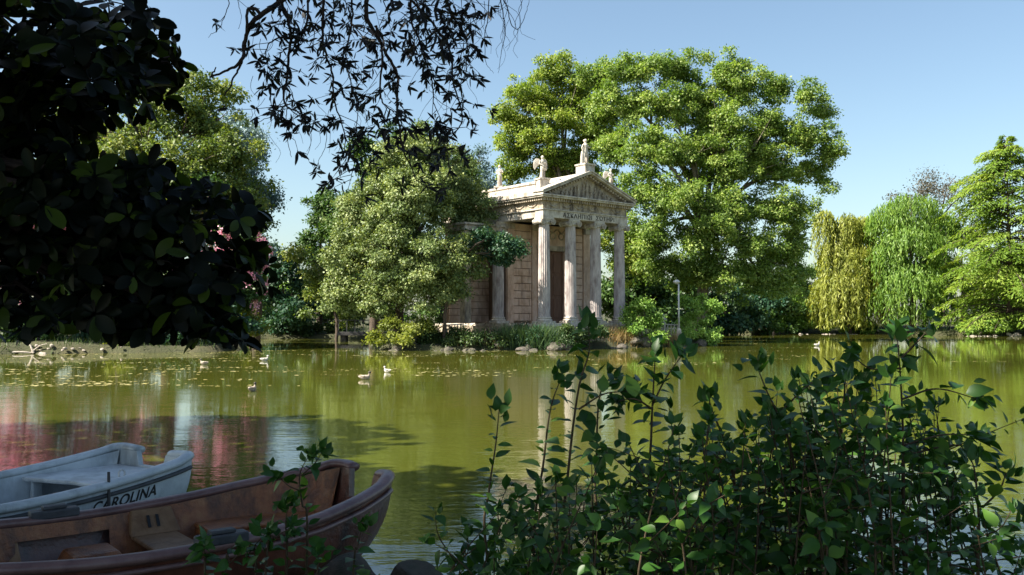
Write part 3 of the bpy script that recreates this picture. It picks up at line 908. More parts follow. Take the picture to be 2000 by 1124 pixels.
weeping('willow_tree', 'yellow weeping willow hanging over the far bank', 90, 1655,
    [(1608,425,18,20,0,75),(1655,440,26,26,0,90),(1690,440,24,22,1,70),(1630,490,28,24,0,110),(1680,500,34,26,-1,120),(1650,550,40,25,-1,85),(1612,560,24,22,0,70),(1705,560,20,25,0,70),(1595,590,20,14,0,35)], L['willow'], 1300, .13, .42, 41)
weeping('weeping_tree', 'fresh green weeping tree between the willow and the cypress', 88, 1780,
    [(1780,400,50,26,0,45),(1735,430,40,36,0,50),(1830,440,38,38,0,50),(1780,470,60,40,-1,50),(1730,510,40,40,0,50),(1835,520,35,40,0,50),(1780,550,60,40,-1.5,55),(1730,580,36,30,0,50),(1840,590,30,30,0,50),(1790,610,55,20,-1,35)], L['weeping'], 2600, .15, .42, 42, lenf=.85)

def cypress(name, label, Y, base_px, top_py, half_px, mat, seed, leaf=.30, tr=.4):
    r = np.random.default_rng(seed)
    b = at(base_px, 640, Y); b[2] = gz(b[0], b[1]) - .05
    root = thing(name, b, label, 'tree')
    top = at(base_px, top_py, Y); H = top[2]-b[2]
    tb = Tubes(); tb.add(smooth_path([b-[0,0,.3], b+[.1,0,.4*H], np.array([b[0],b[1],b[2]+H*.98])], 14), tr, .03, k=8, power=.8)
    hw = half_px/F*Y
    pos, dr, nr, tin = [], [], [], []
    nb = 240
    for i in range(nb):
        u = (i+.5)/nb
        z = b[2] + H*(.04+.95*u)
        prof = np.interp(u, [0,.1,.35,.6,.75,.86,.94,1], [.98,1.05,1.02,.90,.72,.52,.30,.06])
        ln = hw*prof*(.40+.72*r.random()); z += r.normal()*.35
        a = r.random()*2*np.pi
        out = np.array([math.cos(a), math.sin(a), 0])
        uu = np.linspace(0, 1, 8)
        rise = .22*ln if u > .5 else .08*ln
        path = np.array([b[0], b[1], z]) + out*(ln*uu)[:, None] + np.array([0, 0, 1.0])*(rise*np.sin(uu*2.2) - .30*ln*uu**2.2)[:, None]
        tb.add(path, .05+.03*(1-u), .012, k=5)
        side = np.array([-out[1], out[0], 0])
        m = int(260*ln/hw) + 40
        t = .18 + .86*r.random(m)**.75
        p = np.stack([np.interp(t, uu, path[:, c]) for c in range(3)], -1)
        wdt = .30*ln*(1.15-t*.75)
        sd = r.normal(size=m)*.55
        p = p + side*(sd*wdt)[:, None] + np.array([0, 0, 1.0])*(-.25*np.abs(sd)*wdt - .12*r.random(m) + .16*r.random(m))[:, None] + r.normal(size=(m, 3))*.06
        pos.append(p); dr.append(out*.8 + side*np.sign(sd)[:, None]*.8 + np.array([0, 0, -.55]) + r.normal(size=(m, 3))*.35)
        nr.append(np.array([0, 0, 1.0]) + out*.35 + r.normal(size=(m, 3))*.35)
        tin.append(np.clip(r.random()*.5+r.random(m)*.5, 0, 1))
    mobj('trunk', tb.mesh('trunk', M['bark'], off=b), root)
    pos = np.vstack(pos); keep = pos[:, 2] > .5
    pos = pos[keep]
    me = scatter('crown', *leaf_quad(.34), basis(np.vstack(dr)[keep], np.vstack(nr)[keep]), leaf*(.7+.6*r.random(len(pos))), pos, np.concatenate(tin)[keep], mat, off=b)
    mobj('crown', me, root)
cypress('swamp_cypress_tree', 'tall feathery yellow-green cypress at the right edge', 82, 1972, 268, 140, L['cypress'], 44, leaf=.34)

# pink flowering trees on the left bank
def pink_tree(label, Y, px, lobes, seed, n=14000, bloom=1.0):
    root = tree('flowering_tree', label, 'tree', Y, px, lobes, L['deep'], n, .17, tr=.12, clump=.45, seed=seed, group='pink flowering trees on the left bank')
    r = np.random.default_rng(seed+100)
    b = np.array(root.location)
    pos, tin = [], []
    for cx, cy, rx, ry, dy in lobes:
        c = at(cx, cy, Y+dy); R = np.array([rx, .5*(rx+ry), ry])/F*Y
        k = int((10 + rx*ry/45)*bloom)
        d = r.normal(size=(k, 3)); d[:, 2] = d[:, 2]*.8+.35; d[:, 1] -= .35; d /= np.linalg.norm(d, axis=1)[:, None]
        cc = c + d*R*1.06
        for q in cc:
            m = 70; u = r.random(m)
            p = q + r.normal(size=(m, 3))*np.array([.13, .13, .17])
            pos.append(p); tin.append(r.random(m)*.7+.3*r.random())
    pos = np.vstack(pos)
    me = scatter('blossoms', *leaf_quad(.9), basis(r.normal(size=pos.shape), r.normal(size=pos.shape)+[0,-.6,.5]), .12*(.7+.6*r.random(len(pos))), pos, np.concatenate(tin), L['pink'], off=b)
    mobj('blossoms', me, root)
pink_tree('pink flowering tree hidden far left behind the magnolia', 44.5, 60, [(40,400,55,55,0),(110,430,60,60,0),(60,480,70,60,-.5),(0,460,60,60,0),(90,540,80,55,0)], 51, bloom=.75)
pink_tree('pink flowering tree glimpsed through the middle of the magnolia', 45.5, 225, [(200,400,50,50,0),(250,420,50,50,.4),(220,470,60,50,0),(280,480,50,50,0),(210,550,70,50,0),(290,560,50,45,0)], 52, bloom=.6)
pink_tree('pink flowering tree showing at the magnolia tip beside the sky gap', 48.5, 430, [(385,370,26,22,0),(440,480,50,40,0),(480,460,36,32,0),(420,530,50,40,-.3),(490,500,32,36,0),(460,570,60,40,0)], 53, bloom=.22)

# shrubs
def shrub(name, label, Y, lobes, key, n, leaf, seed, group=None, stem='bark'):
    px = np.mean([l[0] for l in lobes])
    return tree(name, label, 'shrub', Y, px, lobes, L[key], n, leaf, tr=.05, clump=.30, seed=seed, group=group, lim=5, bark=stem)
shrub('shrub', 'bright green shrub by the water just right of the temple', 50.8, [(1255,615,24,24,0),(1240,640,22,24,0),(1272,640,20,24,0),(1258,660,30,14,-.3),(1250,600,14,16,0)], 'bright', 9000, .13, 61)
shrub('shrub', 'rounded bright green shrub right of the lamp post', 53.5, [(1365,600,24,22,0),(1388,605,22,24,0),(1375,625,36,24,0),(1360,650,26,20,-.4),(1385,655,26,18,0)], 'bright', 11000, .13, 62)
shrub('shrub', 'low pale bush overhanging the water below the evergreen', 46.3, [(765,645,34,18,0),(800,655,30,20,-.3),(745,655,18,16,0),(775,670,36,12,-.6),(815,640,22,14,.2)], 'pale', 10000, .12, 63)
shrub('shrub', 'dark green bush between the pale bush and the railing', 46.9, [(855,645,26,20,0),(880,660,30,16,-.2),(838,665,24,14,-.3),(905,668,20,12,0)], 'bank', 8000, .12, 64)
shrub('shrub', 'glossy green bush on the far bank beside the pale post', 91, [(1520,605,30,26,0),(1555,600,36,26,0),(1580,625,30,18,0),(1530,635,34,14,0)], 'bright', 8000, .24, 65)
shrub('shrub', 'low leafy bush under the yellow willow', 90, [(1630,640,26,10,0),(1670,640,28,11,0),(1705,642,22,9,0)], 'weeping', 5000, .24, 66)
shrub('shrub', 'low leafy bush under the right-hand cypress', 80.5, [(1930,642,30,12,0),(1975,640,30,13,0),(1890,640,18,12,0)], 'weeping', 5000, .22, 67)
shrub('shrub', 'dark bush at the far waterline below the plane', 88, [(1440,630,36,18,0),(1480,625,30,20,0),(1415,640,24,10,0)], 'deep', 6000, .24, 68)
shrub('shrub', 'pale leafy bush on the bank beside the magnolia tip', 50, [(485,620,18,16,0),(500,635,18,14,0),(470,640,16,14,0)], 'pale', 3500, .13, 69)
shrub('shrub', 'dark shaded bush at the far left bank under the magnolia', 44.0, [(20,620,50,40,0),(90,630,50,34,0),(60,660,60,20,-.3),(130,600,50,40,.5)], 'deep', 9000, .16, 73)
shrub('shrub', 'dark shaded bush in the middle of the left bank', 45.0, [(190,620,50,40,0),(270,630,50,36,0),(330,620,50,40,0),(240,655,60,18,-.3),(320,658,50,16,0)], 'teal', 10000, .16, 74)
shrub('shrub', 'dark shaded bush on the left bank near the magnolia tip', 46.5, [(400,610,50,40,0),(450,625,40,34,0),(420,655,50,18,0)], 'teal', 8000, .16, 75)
shrub('shrub', 'small pale bush on the left bank under the magnolia', 43.3, [(226,655,12,10,0),(238,664,9,8,0)], 'pale', 1200, .12, 70)
shrub('shrub', 'dark low bushes on the recessed bank left of the footbridge', 72.5, [(560,640,40,12,0),(620,642,36,11,0),(660,640,26,12,0),(520,642,30,10,0)], 'bank', 6000, .2, 71)
shrub('shrub', 'low green planting before the podium steps', 46.9, [(1095,652,22,14,0),(1130,655,22,13,.6),(1160,652,20,14,1.2),(1110,668,24,9,-.3)], 'bank', 5000, .11, 76)
shrub('shrub', 'low dark planting along the island edge left of the podium', 46.2, [(925,655,22,14,0),(960,660,24,12,0),(990,668,20,10,-.2),(940,672,26,8,-.3)], 'bank', 5000, .11, 77)
shrub('shrub', 'teal green bush against the podium below the left column', 46.8, [(1030,645,24,22,0),(1050,660,20,16,0),(1010,664,20,14,0)], 'teal', 5000, .11, 72)

# bank grasses
def blades(name, label, cat, centres, n, h, mat, seed, spread, group=None, kind=None, lean=.35, wid=.05):
    r = np.random.default_rng(seed)
    c = np.asarray(centres, float)
    pts = c[r.integers(0, len(c), n)] + r.normal(size=(n, 2))*spread
    z = hgt(pts[:, 0], pts[:, 1])
    ok = z > -.05
    pts, z = pts[ok], z[ok]; n = len(pts)
    hh = h*(.5+.7*r.random(n))
    tv = [(-.5*wid,0,0),(.5*wid,0,0),(.32*wid,.55,.08),(-.32*wid,.55,.08),(0,1,.28)]
    tf = [(0,1,2,3),(3,2,4)]
    d = np.stack([r.normal(size=n)*lean, r.normal(size=n)*lean, np.ones(n)], -1)
    loc = np.stack([pts[:, 0], pts[:, 1], z-.03], -1)
    o0 = np.array([c[:, 0].mean(), c[:, 1].mean(), 0]); o0[2] = gz(o0[0], o0[1])
    me = scatter(name, tv, tf, basis(d, r.normal(size=(n, 3))), hh, loc, r.random(n), mat, off=o0)
    o = mobj(name, me); o.location = tuple(o0)
    tag(o, label, cat, group, kind)
    return o
def P2(px, Y): p = at(px, 640, Y); return (p[0], p[1])
blades('dry_grass', 'tall straw-coloured grass right of the temple steps', 'grass', [P2(x, 50.2+.012*(x-1180)) for x in range(1165, 1235, 8)], 1100, .8, L['dry'], 81, .35, wid=.035)
blades('dry_grass', 'orange dry grass between the two bright shrubs', 'grass', [P2(x, 51.7) for x in range(1285, 1330, 8)], 1200, .6, L['dry'], 82, .3, wid=.035)
blades('reeds', 'green reeds in front of the temple podium', 'reeds', [P2(x, 46.6) for x in range(985, 1075, 8)], 2600, 1.0, L['reed'], 83, .35, wid=.035)
blades('dry_grass', 'tawny weeds in the shade left of the podium', 'grass', [P2(x, 46.6) for x in range(905, 985, 10)], 500, .6, L['dry'], 84, .35, wid=.03)
cs = []
rg = np.random.default_rng(3)
for _ in range(6000):
    x, y = rg.uniform(-40, 50), rg.uniform(38, 104)
    cs.append((x, y))
cs = np.array(cs); sd_ = lake_sd(cs[:, 0], cs[:, 1])
cs = cs[(sd_ > .1) & (sd_ < 7)]
blades('grass', 'short mixed grass and weeds along the lake banks', 'grass', cs, 26000, .38, L['bank'], 85, .5, kind='stuff', wid=.08)

# rocks
def rock_mesh(seed, mat, sub=3):
    bm = bmesh.new(); bmesh.ops.create_icosphere(bm, subdivisions=sub, radius=1.0)
    r = np.random.default_rng(seed); ph = r.random((5, 3))*6; fr = r.uniform(1.0, 2.6, (5, 3))
    cut = [(np.array(v)/np.linalg.norm(v), d) for v, d in zip(r.normal(size=(7, 3)), r.uniform(.55, .85, 7))]
    for v in bm.verts:
        p = np.array(v.co)
        k = 1 + sum(.09*math.sin(fr[i]@p + ph[i, 0]) for i in range(5))
        p = p*k
        for nrm, d in cut:
            e = p@nrm - d
            if e > 0: p = p - nrm*e*.85
        v.co = p
    for f in bm.faces: f.smooth = False
    me = bpy.data.meshes.new('rock'); bm.to_mesh(me); bm.free(); me.materials.append(mat)
    return me
RM = [rock_mesh(i, M['rock'], 2) for i in range(4)]; RP = [rock_mesh(i+9, M['rock_pale'], 2) for i in range(3)]
r = np.random.default_rng(91)
def rocks(n, pxs, depth_fn, meshes, size, label, group, zoff=0.0):
    for i in range(n):
        px = r.uniform(*pxs); Y = depth_fn(px) + r.uniform(-.1, .55)
        p = at(px, 650, Y)
        o = bpy.data.objects.new('rock', meshes[i % len(meshes)]); link(o)
        s = size*r.uniform(.5, 1.3)
        o.scale = (s*r.uniform(.8, 1.5), s*r.uniform(.8, 1.2), s*r.uniform(.5, .85))
        o.rotation_euler = (r.uniform(-.3, .3), r.uniform(-.3, .3), r.uniform(0, 6.28))
        o.location = (p[0], p[1], max(gz(p[0], p[1]), -.05) + zoff)
        tag(o, label, 'rock', group)
rocks(34, (735, 1235), lambda px: float(np.interp(px, [735, 900, 1100, 1235], [45.8, 45.4, 45.9, 49.6])), RM, .30, 'rough grey stone at the waterline in front of the temple', 'stones along the island waterline')
rocks(12, (1240, 1392), lambda px: float(np.interp(px, [1240, 1330, 1392], [49.9, 51.7, 53.4])), RM, .38, 'grey stone at the waterline below the bright shrubs', 'stones below the bright shrubs')
rocks(16, (60, 240), lambda px: float(np.interp(px, [0, 200, 400], [41, 42, 43.1])), RP, .11, 'pale stone on the left bank under the magnolia', 'pale stones on the left bank')
rocks(16, (1880, 2000), lambda px: 79.6, RP, .24, 'pale stone on the far bank below the cypress', 'pale stones below the cypress')
rocks(14, (1560, 1720), lambda px: 89.2, RP, .20, 'pale stone on the far bank below the willow', 'pale stones below the willow')
# fallen branch on left bank
tb = Tubes()
a0 = at(10, 690, 41.6)
tb.add(smooth_path([at(14,689,41.6), at(40,688,41.6), at(66,690,41.7)], 8), .05, .035, k=7, wob=.1)
tb.add(smooth_path([at(60,690,41.7), at(78,676,41.8), at(92,672,41.8)], 7), .045, .02, k=6, wob=.1)
tb.add(smooth_path([at(66,690,41.7), at(58,672,41.8), at(54,668,41.9)], 7), .05, .025, k=6, wob=.1)
o = mobj('driftwood', tb.mesh('driftwood', M['rock_pale'], off=a0)); o.location = tuple(a0)
tag(o, 'bleached forked driftwood at the left water edge', 'driftwood')

# ------------------------------------------------------------------ small built things
def pt(px, Y, dz=0.0):
    p = at(px, 640, Y); return np.array([p[0], p[1], gz(p[0], p[1]) + dz])
# lamp post
b = pt(1326, 52.4); root = thing('street_lamp', b, 'slim grey lamp post on a white stone base between the two shrubs', 'street lamp')
zt = at(1326, 552, 52.4)[2] - b[2]
bm = bmesh.new(); lathe(bm, [(.20,-.2),(.20,.1),(.16,.16),(.14,.62),(.11,.70),(.06,.74)], 12); bm_obj('base', bm, M['stone_pale'], root)
bm = bmesh.new(); lathe(bm, [(.055,.70),(.05,zt*.6),(.042,zt-.08)], 12); bm_obj('pole', bm, M['metal'], root, smooth=True)
bm = bmesh.new(); lathe(bm, [(.05,zt-.10),(.10,zt-.06),(.19,zt+.0),(.21,zt+.05),(.12,zt+.13),(.04,zt+.16)], 16, cx=-.12); bm_obj('lamp_head', bm, M['metal'], root, smooth=True)
bm = bmesh.new(); bx(bm, -.14, .03, -.02, .02, zt-.11, zt-.07); bm_obj('bracket', bm, M['metal'], root)

def railing(label, pts, h, nsub, mat, group=None):
    b = np.array(pts[0]); root = thing('railing', b, label, 'railing', group)
    for p, q in zip(pts[:-1], pts[1:]):
        p = np.array(p)-b; q = np.array(q)-b
        for zz, rr_ in ((h, .035), (h*.72, .022), (h*.25, .022)):
            tb = Tubes(); tb.add([p+[0,0,zz], q+[0,0,zz]], rr_, rr_, k=6)
            mobj('rail', tb.mesh('rail', M[mat]), root)
        for i in range(nsub+1):
            c = p + (q-p)*i/nsub
            tb = Tubes(); tb.add([c+[0,0,-.15], c+[0,0,h+.03]], .03, .03, k=6)
            mobj('post', tb.mesh('post', M[mat]), root)
railing('pale low railing left of the temple wing', [pt(866, 47.6), pt(905, 47.9)], .85, 7, 'rail')
railing('thin railing behind the lamp post', [pt(1298, 54.0), pt(1336, 54.2)], .8, 6, 'rail')
railing('dark railing on the recessed bank behind the teal tree', [pt(500, 73.5), pt(590, 74.5), pt(680, 74.0)], 1.0, 9, 'iron')
# footbridge
c = at(712, 652, 66.5); root = thing('footbridge', (c[0], c[1], 0.0), 'low dark footbridge in the shade left of the island', 'bridge')
box_obj('deck', (-1.9,1.9,-.7,.7,.35,.62), M['iron'], root, .02)
for i in range(7):
    bm = bmesh.new(); bx(bm, -1.8+.6*i-.03, -1.8+.6*i+.03, -.68,-.62,.623,1.45); bm_obj('post', bm, M['iron'], root)
box_obj('handrail', (-1.9,1.9,-.70,-.60,1.453,1.52), M['iron'], root)
for sx in (-1.5, 1.5): box_obj('pier', (sx-.2,sx+.2,-.5,.5,-.9,.348), M['rock'], root)
# pale post at far bank
c = at(1512, 652, 93.0); root = thing('wooden_post', (c[0], c[1], -.3), 'pale pinkish wooden post at the far water edge', 'post')
bm = bmesh.new(); lathe(bm, [(.17,-.4),(.18,.3),(.16,.9),(.17,1.5),(.14,1.72),(.05,1.76)], 10, mod=lambda i, z: 1+.06*math.sin(i*2.1+z*3)); bm_obj('shaft', bm, noisy_mat('bleached_wood', (.45,.30,.26), (.65,.50,.45), 4, .8, .4, stretch=(3,3,.5)), root)
bm = bmesh.new(); lathe(bm, [(.185,.5),(.19,.55),(.185,.62)], 10); bm_obj('band', bm, M['iron'], root)
# garden statue by the lamp
statue(0, 0, 0, 1.25, 'pale weathered stone figure in the undergrowth left of the lamp', name='garden_statue', world=pt(1296, 55.5, .15), wings=(0, 0), ped=(.22, -.35), yaw=-.9)

# ducks
def duck(px, py, label, yaw, s=1.0, white=False, head='up'):
    s *= .64
    h = py - 620
    Y = CAM_H*F/h*1.0
    p = at(px, py, Y)
    root = thing('duck', (p[0], Y, 0.0), label, 'duck', 'ducks on the lake', rz=yaw)
    bmat = DM['white'] if white else DM['brown']
    tb = Tubes()
    P = np.array([(-.26,0,.13),(-.20,0,.10),(-.10,0,.075),(.02,0,.07),(.11,0,.085),(.17,0,.11)])*s
    tb.add(P, np.array([.012,.045,.085,.098,.085,.03])*s, k=12)
    tb.add(np.array([(.10,0,.10),(.145,0,.15),(.155,0,.20),(.15,0,.24)])*s, np.array([.06,.042,.032,.034])*s, k=9)
    for sg in (-1, 1):
        tb.add(np.array([(.06,sg*.075,.10),(-.05,sg*.085,.12),(-.20,sg*.03,.15)])*s, np.array([.03,.042,.01])*s, k=7)
    me = tb.mesh('body', bmat)
    b2 = bmesh.new(); b2.from_mesh(me); bmesh.ops.holes_fill(b2, edges=[e for e in b2.edges if e.is_boundary], sides=0); b2.to_mesh(me); b2.free()
    o = mobj('body', me, root)
    rm = o.modifiers.new('fuse', 'REMESH'); rm.mode = 'VOXEL'; rm.voxel_size = .012*s; rm.use_smooth_shade = True
    bm = bmesh.new(); bmesh.ops.create_uvsphere(bm, u_segments=14, v_segments=10, radius=.048*s)
    for v in bm.verts: v.co = Vector((v.co.x*1.25+.165*s, v.co.y*.9, v.co.z+.258*s))
    hd = bm_obj('head', bm, DM['white'] if white else DM['dark'], root, smooth=True)
    bm = bmesh.new(); bmesh.ops.create_cone(bm, segments=8, radius1=.022*s, radius2=.010*s, depth=.075*s, cap_ends=True)
    for v in bm.verts:
        x, y, z = v.co; v.co = Vector((z+.245*s, y*1.2, -x*.55+.248*s))
    bm_obj('bill', bm, DM['bill'], root, smooth=True)
    for sg in (-1, 1):
        bm = bmesh.new(); bmesh.ops.create_uvsphere(bm, u_segments=6, v_segments=5, radius=.007*s)
        for v in bm.verts: v.co += Vector((.19*s, sg*.040*s, .268*s))
        bm_obj('eye', bm, M['iron'], hd)
    return root
DM = {'white': noisy_mat('white_feathers', (.42,.39,.35), (.62,.59,.54), 12, .8, .2),
      'brown': noisy_mat('mottled_feathers', (.16,.12,.09), (.50,.43,.36), 30, .85, .3),
      'dark': noisy_mat('dark_head_feathers', (.035,.03,.025), (.08,.07,.05), 20, .6, .2),
      'bill': noisy_mat('bill', (.35,.22,.05), (.45,.28,.07), 10, .5, .1)}
duck(493, 764, 'brown duck facing away beside the sky reflection', 1.3, 1.05)
duck(713, 741, 'mottled duck with dark head swimming right in mid lake', .15, 1.15)
duck(756, 727, 'pale rounded duck just beyond the mottled one', 2.6, .95, white=True)
duck(517, 705, 'white duck near the far reeds left of centre', .4, 1.15, white=True)
duck(398, 712, 'brown duck close under the magnolia tip', 3.0, 1.1)
duck(1596, 676, 'tiny pale duck far off below the bright bush', .2, 1.3, white=True)

# floating flakes
r = np.random.default_rng(95)
fx = []
def flakes(n, pxr, pyr, big=1.0, streak=0):
    k = max(1, int(n/26))
    for _ in range(k):
        px, py = r.uniform(*pxr), pyr[0] + (pyr[1]-pyr[0])*r.random()**1.8
        Y = CAM_H*F/(py-620); c = at(px, py, Y)
        m = 26
        ang = r.normal()*.12
        u = r.normal(size=m)*.85*big; v = r.normal(size=m)*.10*big
        fx.append(np.stack([c[0]+u*math.cos(ang), Y+u*math.sin(ang)+v*2, np.full(m, .006)], -1))
flakes(1500, (0, 480), (688, 755)); flakes(900, (400, 1000), (685, 735), .9); flakes(1200, (1000, 2000), (662, 720), 1.1)
fx = np.vstack(fx); sdv = lake_sd(fx[:, 0], fx[:, 1]); fx = fx[sdv < -.1]
n = len(fx)
fx[:, 2] += r.random(n)*.004
tv = [(.5*math.cos(a)*(1+.2*math.sin(3*a)), .5*math.sin(a), 0) for a in np.linspace(0, 2*np.pi, 7)[:-1]]
me = scatter('floating_leaves', tv, [tuple(range(6))], basis(np.stack([r.normal(size=n), r.normal(size=n), np.zeros(n)], -1), np.tile([0, 0, 1.0], (n, 1))), .03+.13*r.random(n)**2.5, fx, r.random(n), L['scum'])
tag(mobj('floating_leaves', me), 'yellowish flecks of leaves and scum drifting on the water', 'leaves', kind='stuff')
# ------------------------------------------------------------------ boats
M['hull_brown'] = noisy_mat('brown_boat_paint', (.060,.017,.010), (.11,.034,.020), 5, .28, .4, c3=(.18,.065,.040), stain=(5.0, (.02,.012,.014), .85), spec=.7)
M['inner_brown'] = noisy_mat('worn_brown_interior', (.14,.040,.012), (.25,.085,.026), 9, .40, .6, c3=(.34,.15,.055), stain=(6.0, (.04,.014,.008), .8), spec=.6)
M['rim_brown'] = noisy_mat('purple_brown_rim', (.10,.045,.042), (.16,.085,.08), 6, .38, .2, c3=(.20,.12,.11), stain=(5.0, (.06,.028,.03), .6), spec=.6)  # lighter, purpler brown than the hull
M['hull_white'] = noisy_mat('white_boat_gelcoat', (.36,.41,.45), (.48,.53,.57), 4, .4, .2, c3=(.56,.61,.65), stain=(4.0, (.22,.25,.27), .75), spec=.5)
M['rubber'] = noisy_mat('grey_rub_strake', (.04,.043,.05), (.08,.085,.095), 10, .6, .2)
M['black_paint'] = noisy_mat('black_lettering', (.012,.012,.013), (.022,.022,.024), 20, .5, .05)
M['mat'] = None

class Boat:
    """x runs from the transom (0) back to the bow (-L), y to the far side, z up from the water"""
    def __init__(s, wst, sheer, L, rake=.42, keel=-.16):
        s.wst, s.sheer, s.L, s.rake, s.keel = wst, sheer, L, rake, keel
    def w(s, x): return float(np.interp(-x, s.wst[0], s.wst[1]))
    def zs(s, x): return s.sheer(x)
    def outer(s, x, v):
        """v 0 gunwale .. 1 keel"""
        zt = s.zs(x)
        z = zt + (s.keel - zt)*(v**.82)
        y = s.w(x)*max(0, 1 - v**2.6)*(1 - .10*v)
        xx = x - s.rake*math.exp(x/.75)*v**1.7
        return xx, y, z
def boat_build(B, root, m_out, m_in, m_rim, floor_z, holes=None, notch=(.55, .40), rim_r=(.048, .032), seats=None, m_strake=None):
    xs = np.concatenate([np.linspace(0, -.9, 14), np.linspace(-1.0, -B.L, 22)])
    vs = np.linspace(0, 1, 11)
    bm = bmesh.new()
    for sg in (1, -1):
        g = [[bm.verts.new((lambda p: (p[0], sg*p[1], p[2]))(B.outer(x, v))) for v in vs] for x in xs]
        for i in range(len(xs)-1):
            for j in range(len(vs)-1):
                bm.faces.new((g[i][j], g[i+1][j], g[i+1][j+1], g[i][j+1]))
    bmesh.ops.remove_doubles(bm, verts=bm.verts, dist=.002)
    hull = bm_obj('hull', bm, m_out, root, smooth=True)
    # inner skin
    bm = bmesh.new()
    th = .05
    zv = np.linspace(0, 1, 9)
    for sg in (1, -1):
        g = []
        for x in xs:
            x_in = min(x, -th)
            col = []
            for q in zv:
                zt = B.zs(x) - .005
                z = zt + (floor_z - zt)*q
                col.append(bm.verts.new((x_in - .16*math.exp(x/.5)*q, sg*max(.02, (B.w(x)-th)*(1 - .20*q)), z)))
            g.append(col)
        for i in range(len(xs)-1):
            for j in range(len(zv)-1):
                if holes and holes(xs[i], .5*(g[i][j].co.z+g[i][j+1].co.z), sg): continue
                bm.faces.new((g[i][j], g[i][j+1], g[i+1][j+1], g[i+1][j]))
    bmesh.ops.remove_doubles(bm, verts=bm.verts, dist=.002)
    inner = bm_obj('inner_skin', bm, m_in, root, smooth=True)
    bm = bmesh.new()
    prev = None
    for x in xs:
        ww = max(.02, (B.w(x)-th)*.80) + .02
        cur = [bm.verts.new((min(x, -th) - .16*math.exp(x/.5), -ww, floor_z)), bm.verts.new((min(x, -th) - .16*math.exp(x/.5), ww, floor_z))]
        if prev: bm.faces.new((prev[0], prev[1], cur[1], cur[0]))
        prev = cur
    bm_obj('floor', bm, m_in, root)
    # transom with its lowered middle
    w0, z0 = B.w(0), B.zs(0)
    nf, nz = notch
    for nm, xo, xi in (('transom', 0.0, -.045),):
        prof = [(-w0, z0), (-w0*nf, z0), (-w0*nf*.80, nz), (w0*nf*.80, nz), (w0*nf, z0), (w0, z0)]
        bot = []
        for v in (.25, .5, .7, .85, 1.0):
            _, y, z = B.outer(0, v); bot.append((y, z))
        outl = prof + bot + [(-y, z) for y, z in reversed(bot[:-1])]
        bm = bmesh.new()
        def xr(z):
            v = min(1, max(0, (z0 - z)/(z0 - B.keel)))**(1/.82)
            return -B.rake*v**1.7
        a = [bm.verts.new((xo + xr(z) + .001, y, z)) for y, z in outl]
        b_ = [bm.verts.new((xi + xr(z), y*.985, z)) for y, z in outl]
        n = len(a)
        for i in range(n):
            j = (i+1) % n
            bm.faces.new((a[i], a[j], b_[j], b_[i]))
        ea = bmesh.ops.triangle_fill(bm, edges=[e for e in bm.edges if e.verts[0] in a and e.verts[1] in a], use_beauty=True)
        bmesh.ops.triangle_fill(bm, edges=[e for e in bm.edges if e.verts[0] in b_ and e.verts[1] in b_], use_beauty=True)
        bm_obj(nm, bm, m_out, root)
    # gunwale: rounded rim, wrapping round each corner onto the transom
    for sg in (1, -1):
        path = []
        for x in np.linspace(-B.L, -.16, 26): path.append((x, sg*B.w(x), B.zs(x)+.012))
        path += [(-.07, sg*(B.w(-.07)-.005), B.zs(0)+.012), (-.015, sg*(w0-.035), z0+.016), (-.003, sg*(w0-.09), z0+.014), (.002, sg*w0*(nf+.03), z0+.004)]
        P = smooth_path(path, 70)
        V = []; k = 12
        T = np.gradient(P, axis=0); T /= np.linalg.norm(T, axis=1)[:, None]
        bm = bmesh.new(); prev = None
        for p, t in zip(P, T):
            sd = np.cross(t, [0, 0, 1.0]); sd /= np.linalg.norm(sd); up = np.cross(sd, t)
            ring = [bm.verts.new(p + sd*math.cos(2*math.pi*q/k)*rim_r[0] + up*(math.sin(2*math.pi*q/k)*rim_r[1])) for q in range(k)]
            if prev:
                for q in range(k): bm.faces.new((prev[q], prev[(q+1) % k], ring[(q+1) % k], ring[q]))
            else: bm.faces.new(ring)
            prev = ring
        bm.faces.new(list(reversed(prev)))
        bm_obj('gunwale', bm, m_rim, root, smooth=True)
        tb = Tubes()
        pts = []
        for x in np.linspace(-B.L, -.02, 40):
            xx, y, z = B.outer(x, .055); pts.append((xx, sg*(y+.012), z))
        tb.add(pts, .016, .016, k=7)
        mobj('rub_strake', tb.mesh('rub_strake', m_strake or m_rim), root)
    return hull, inner

def slab(name, poly, z0, z1, mat, parent, bevel=.012):
    bm = bmesh.new()
    a = [bm.verts.new((x, y, z0)) for x, y in poly]; b = [bm.verts.new((x, y, z1)) for x, y in poly]
    bm.faces.new(a); bm.faces.new(list(reversed(b)))
    for i in range(len(a)):
        j = (i+1) % len(a); bm.faces.new((a[j], a[i], b[i], b[j]))
    return bm_obj(name, bm, mat, parent, bevel=bevel)

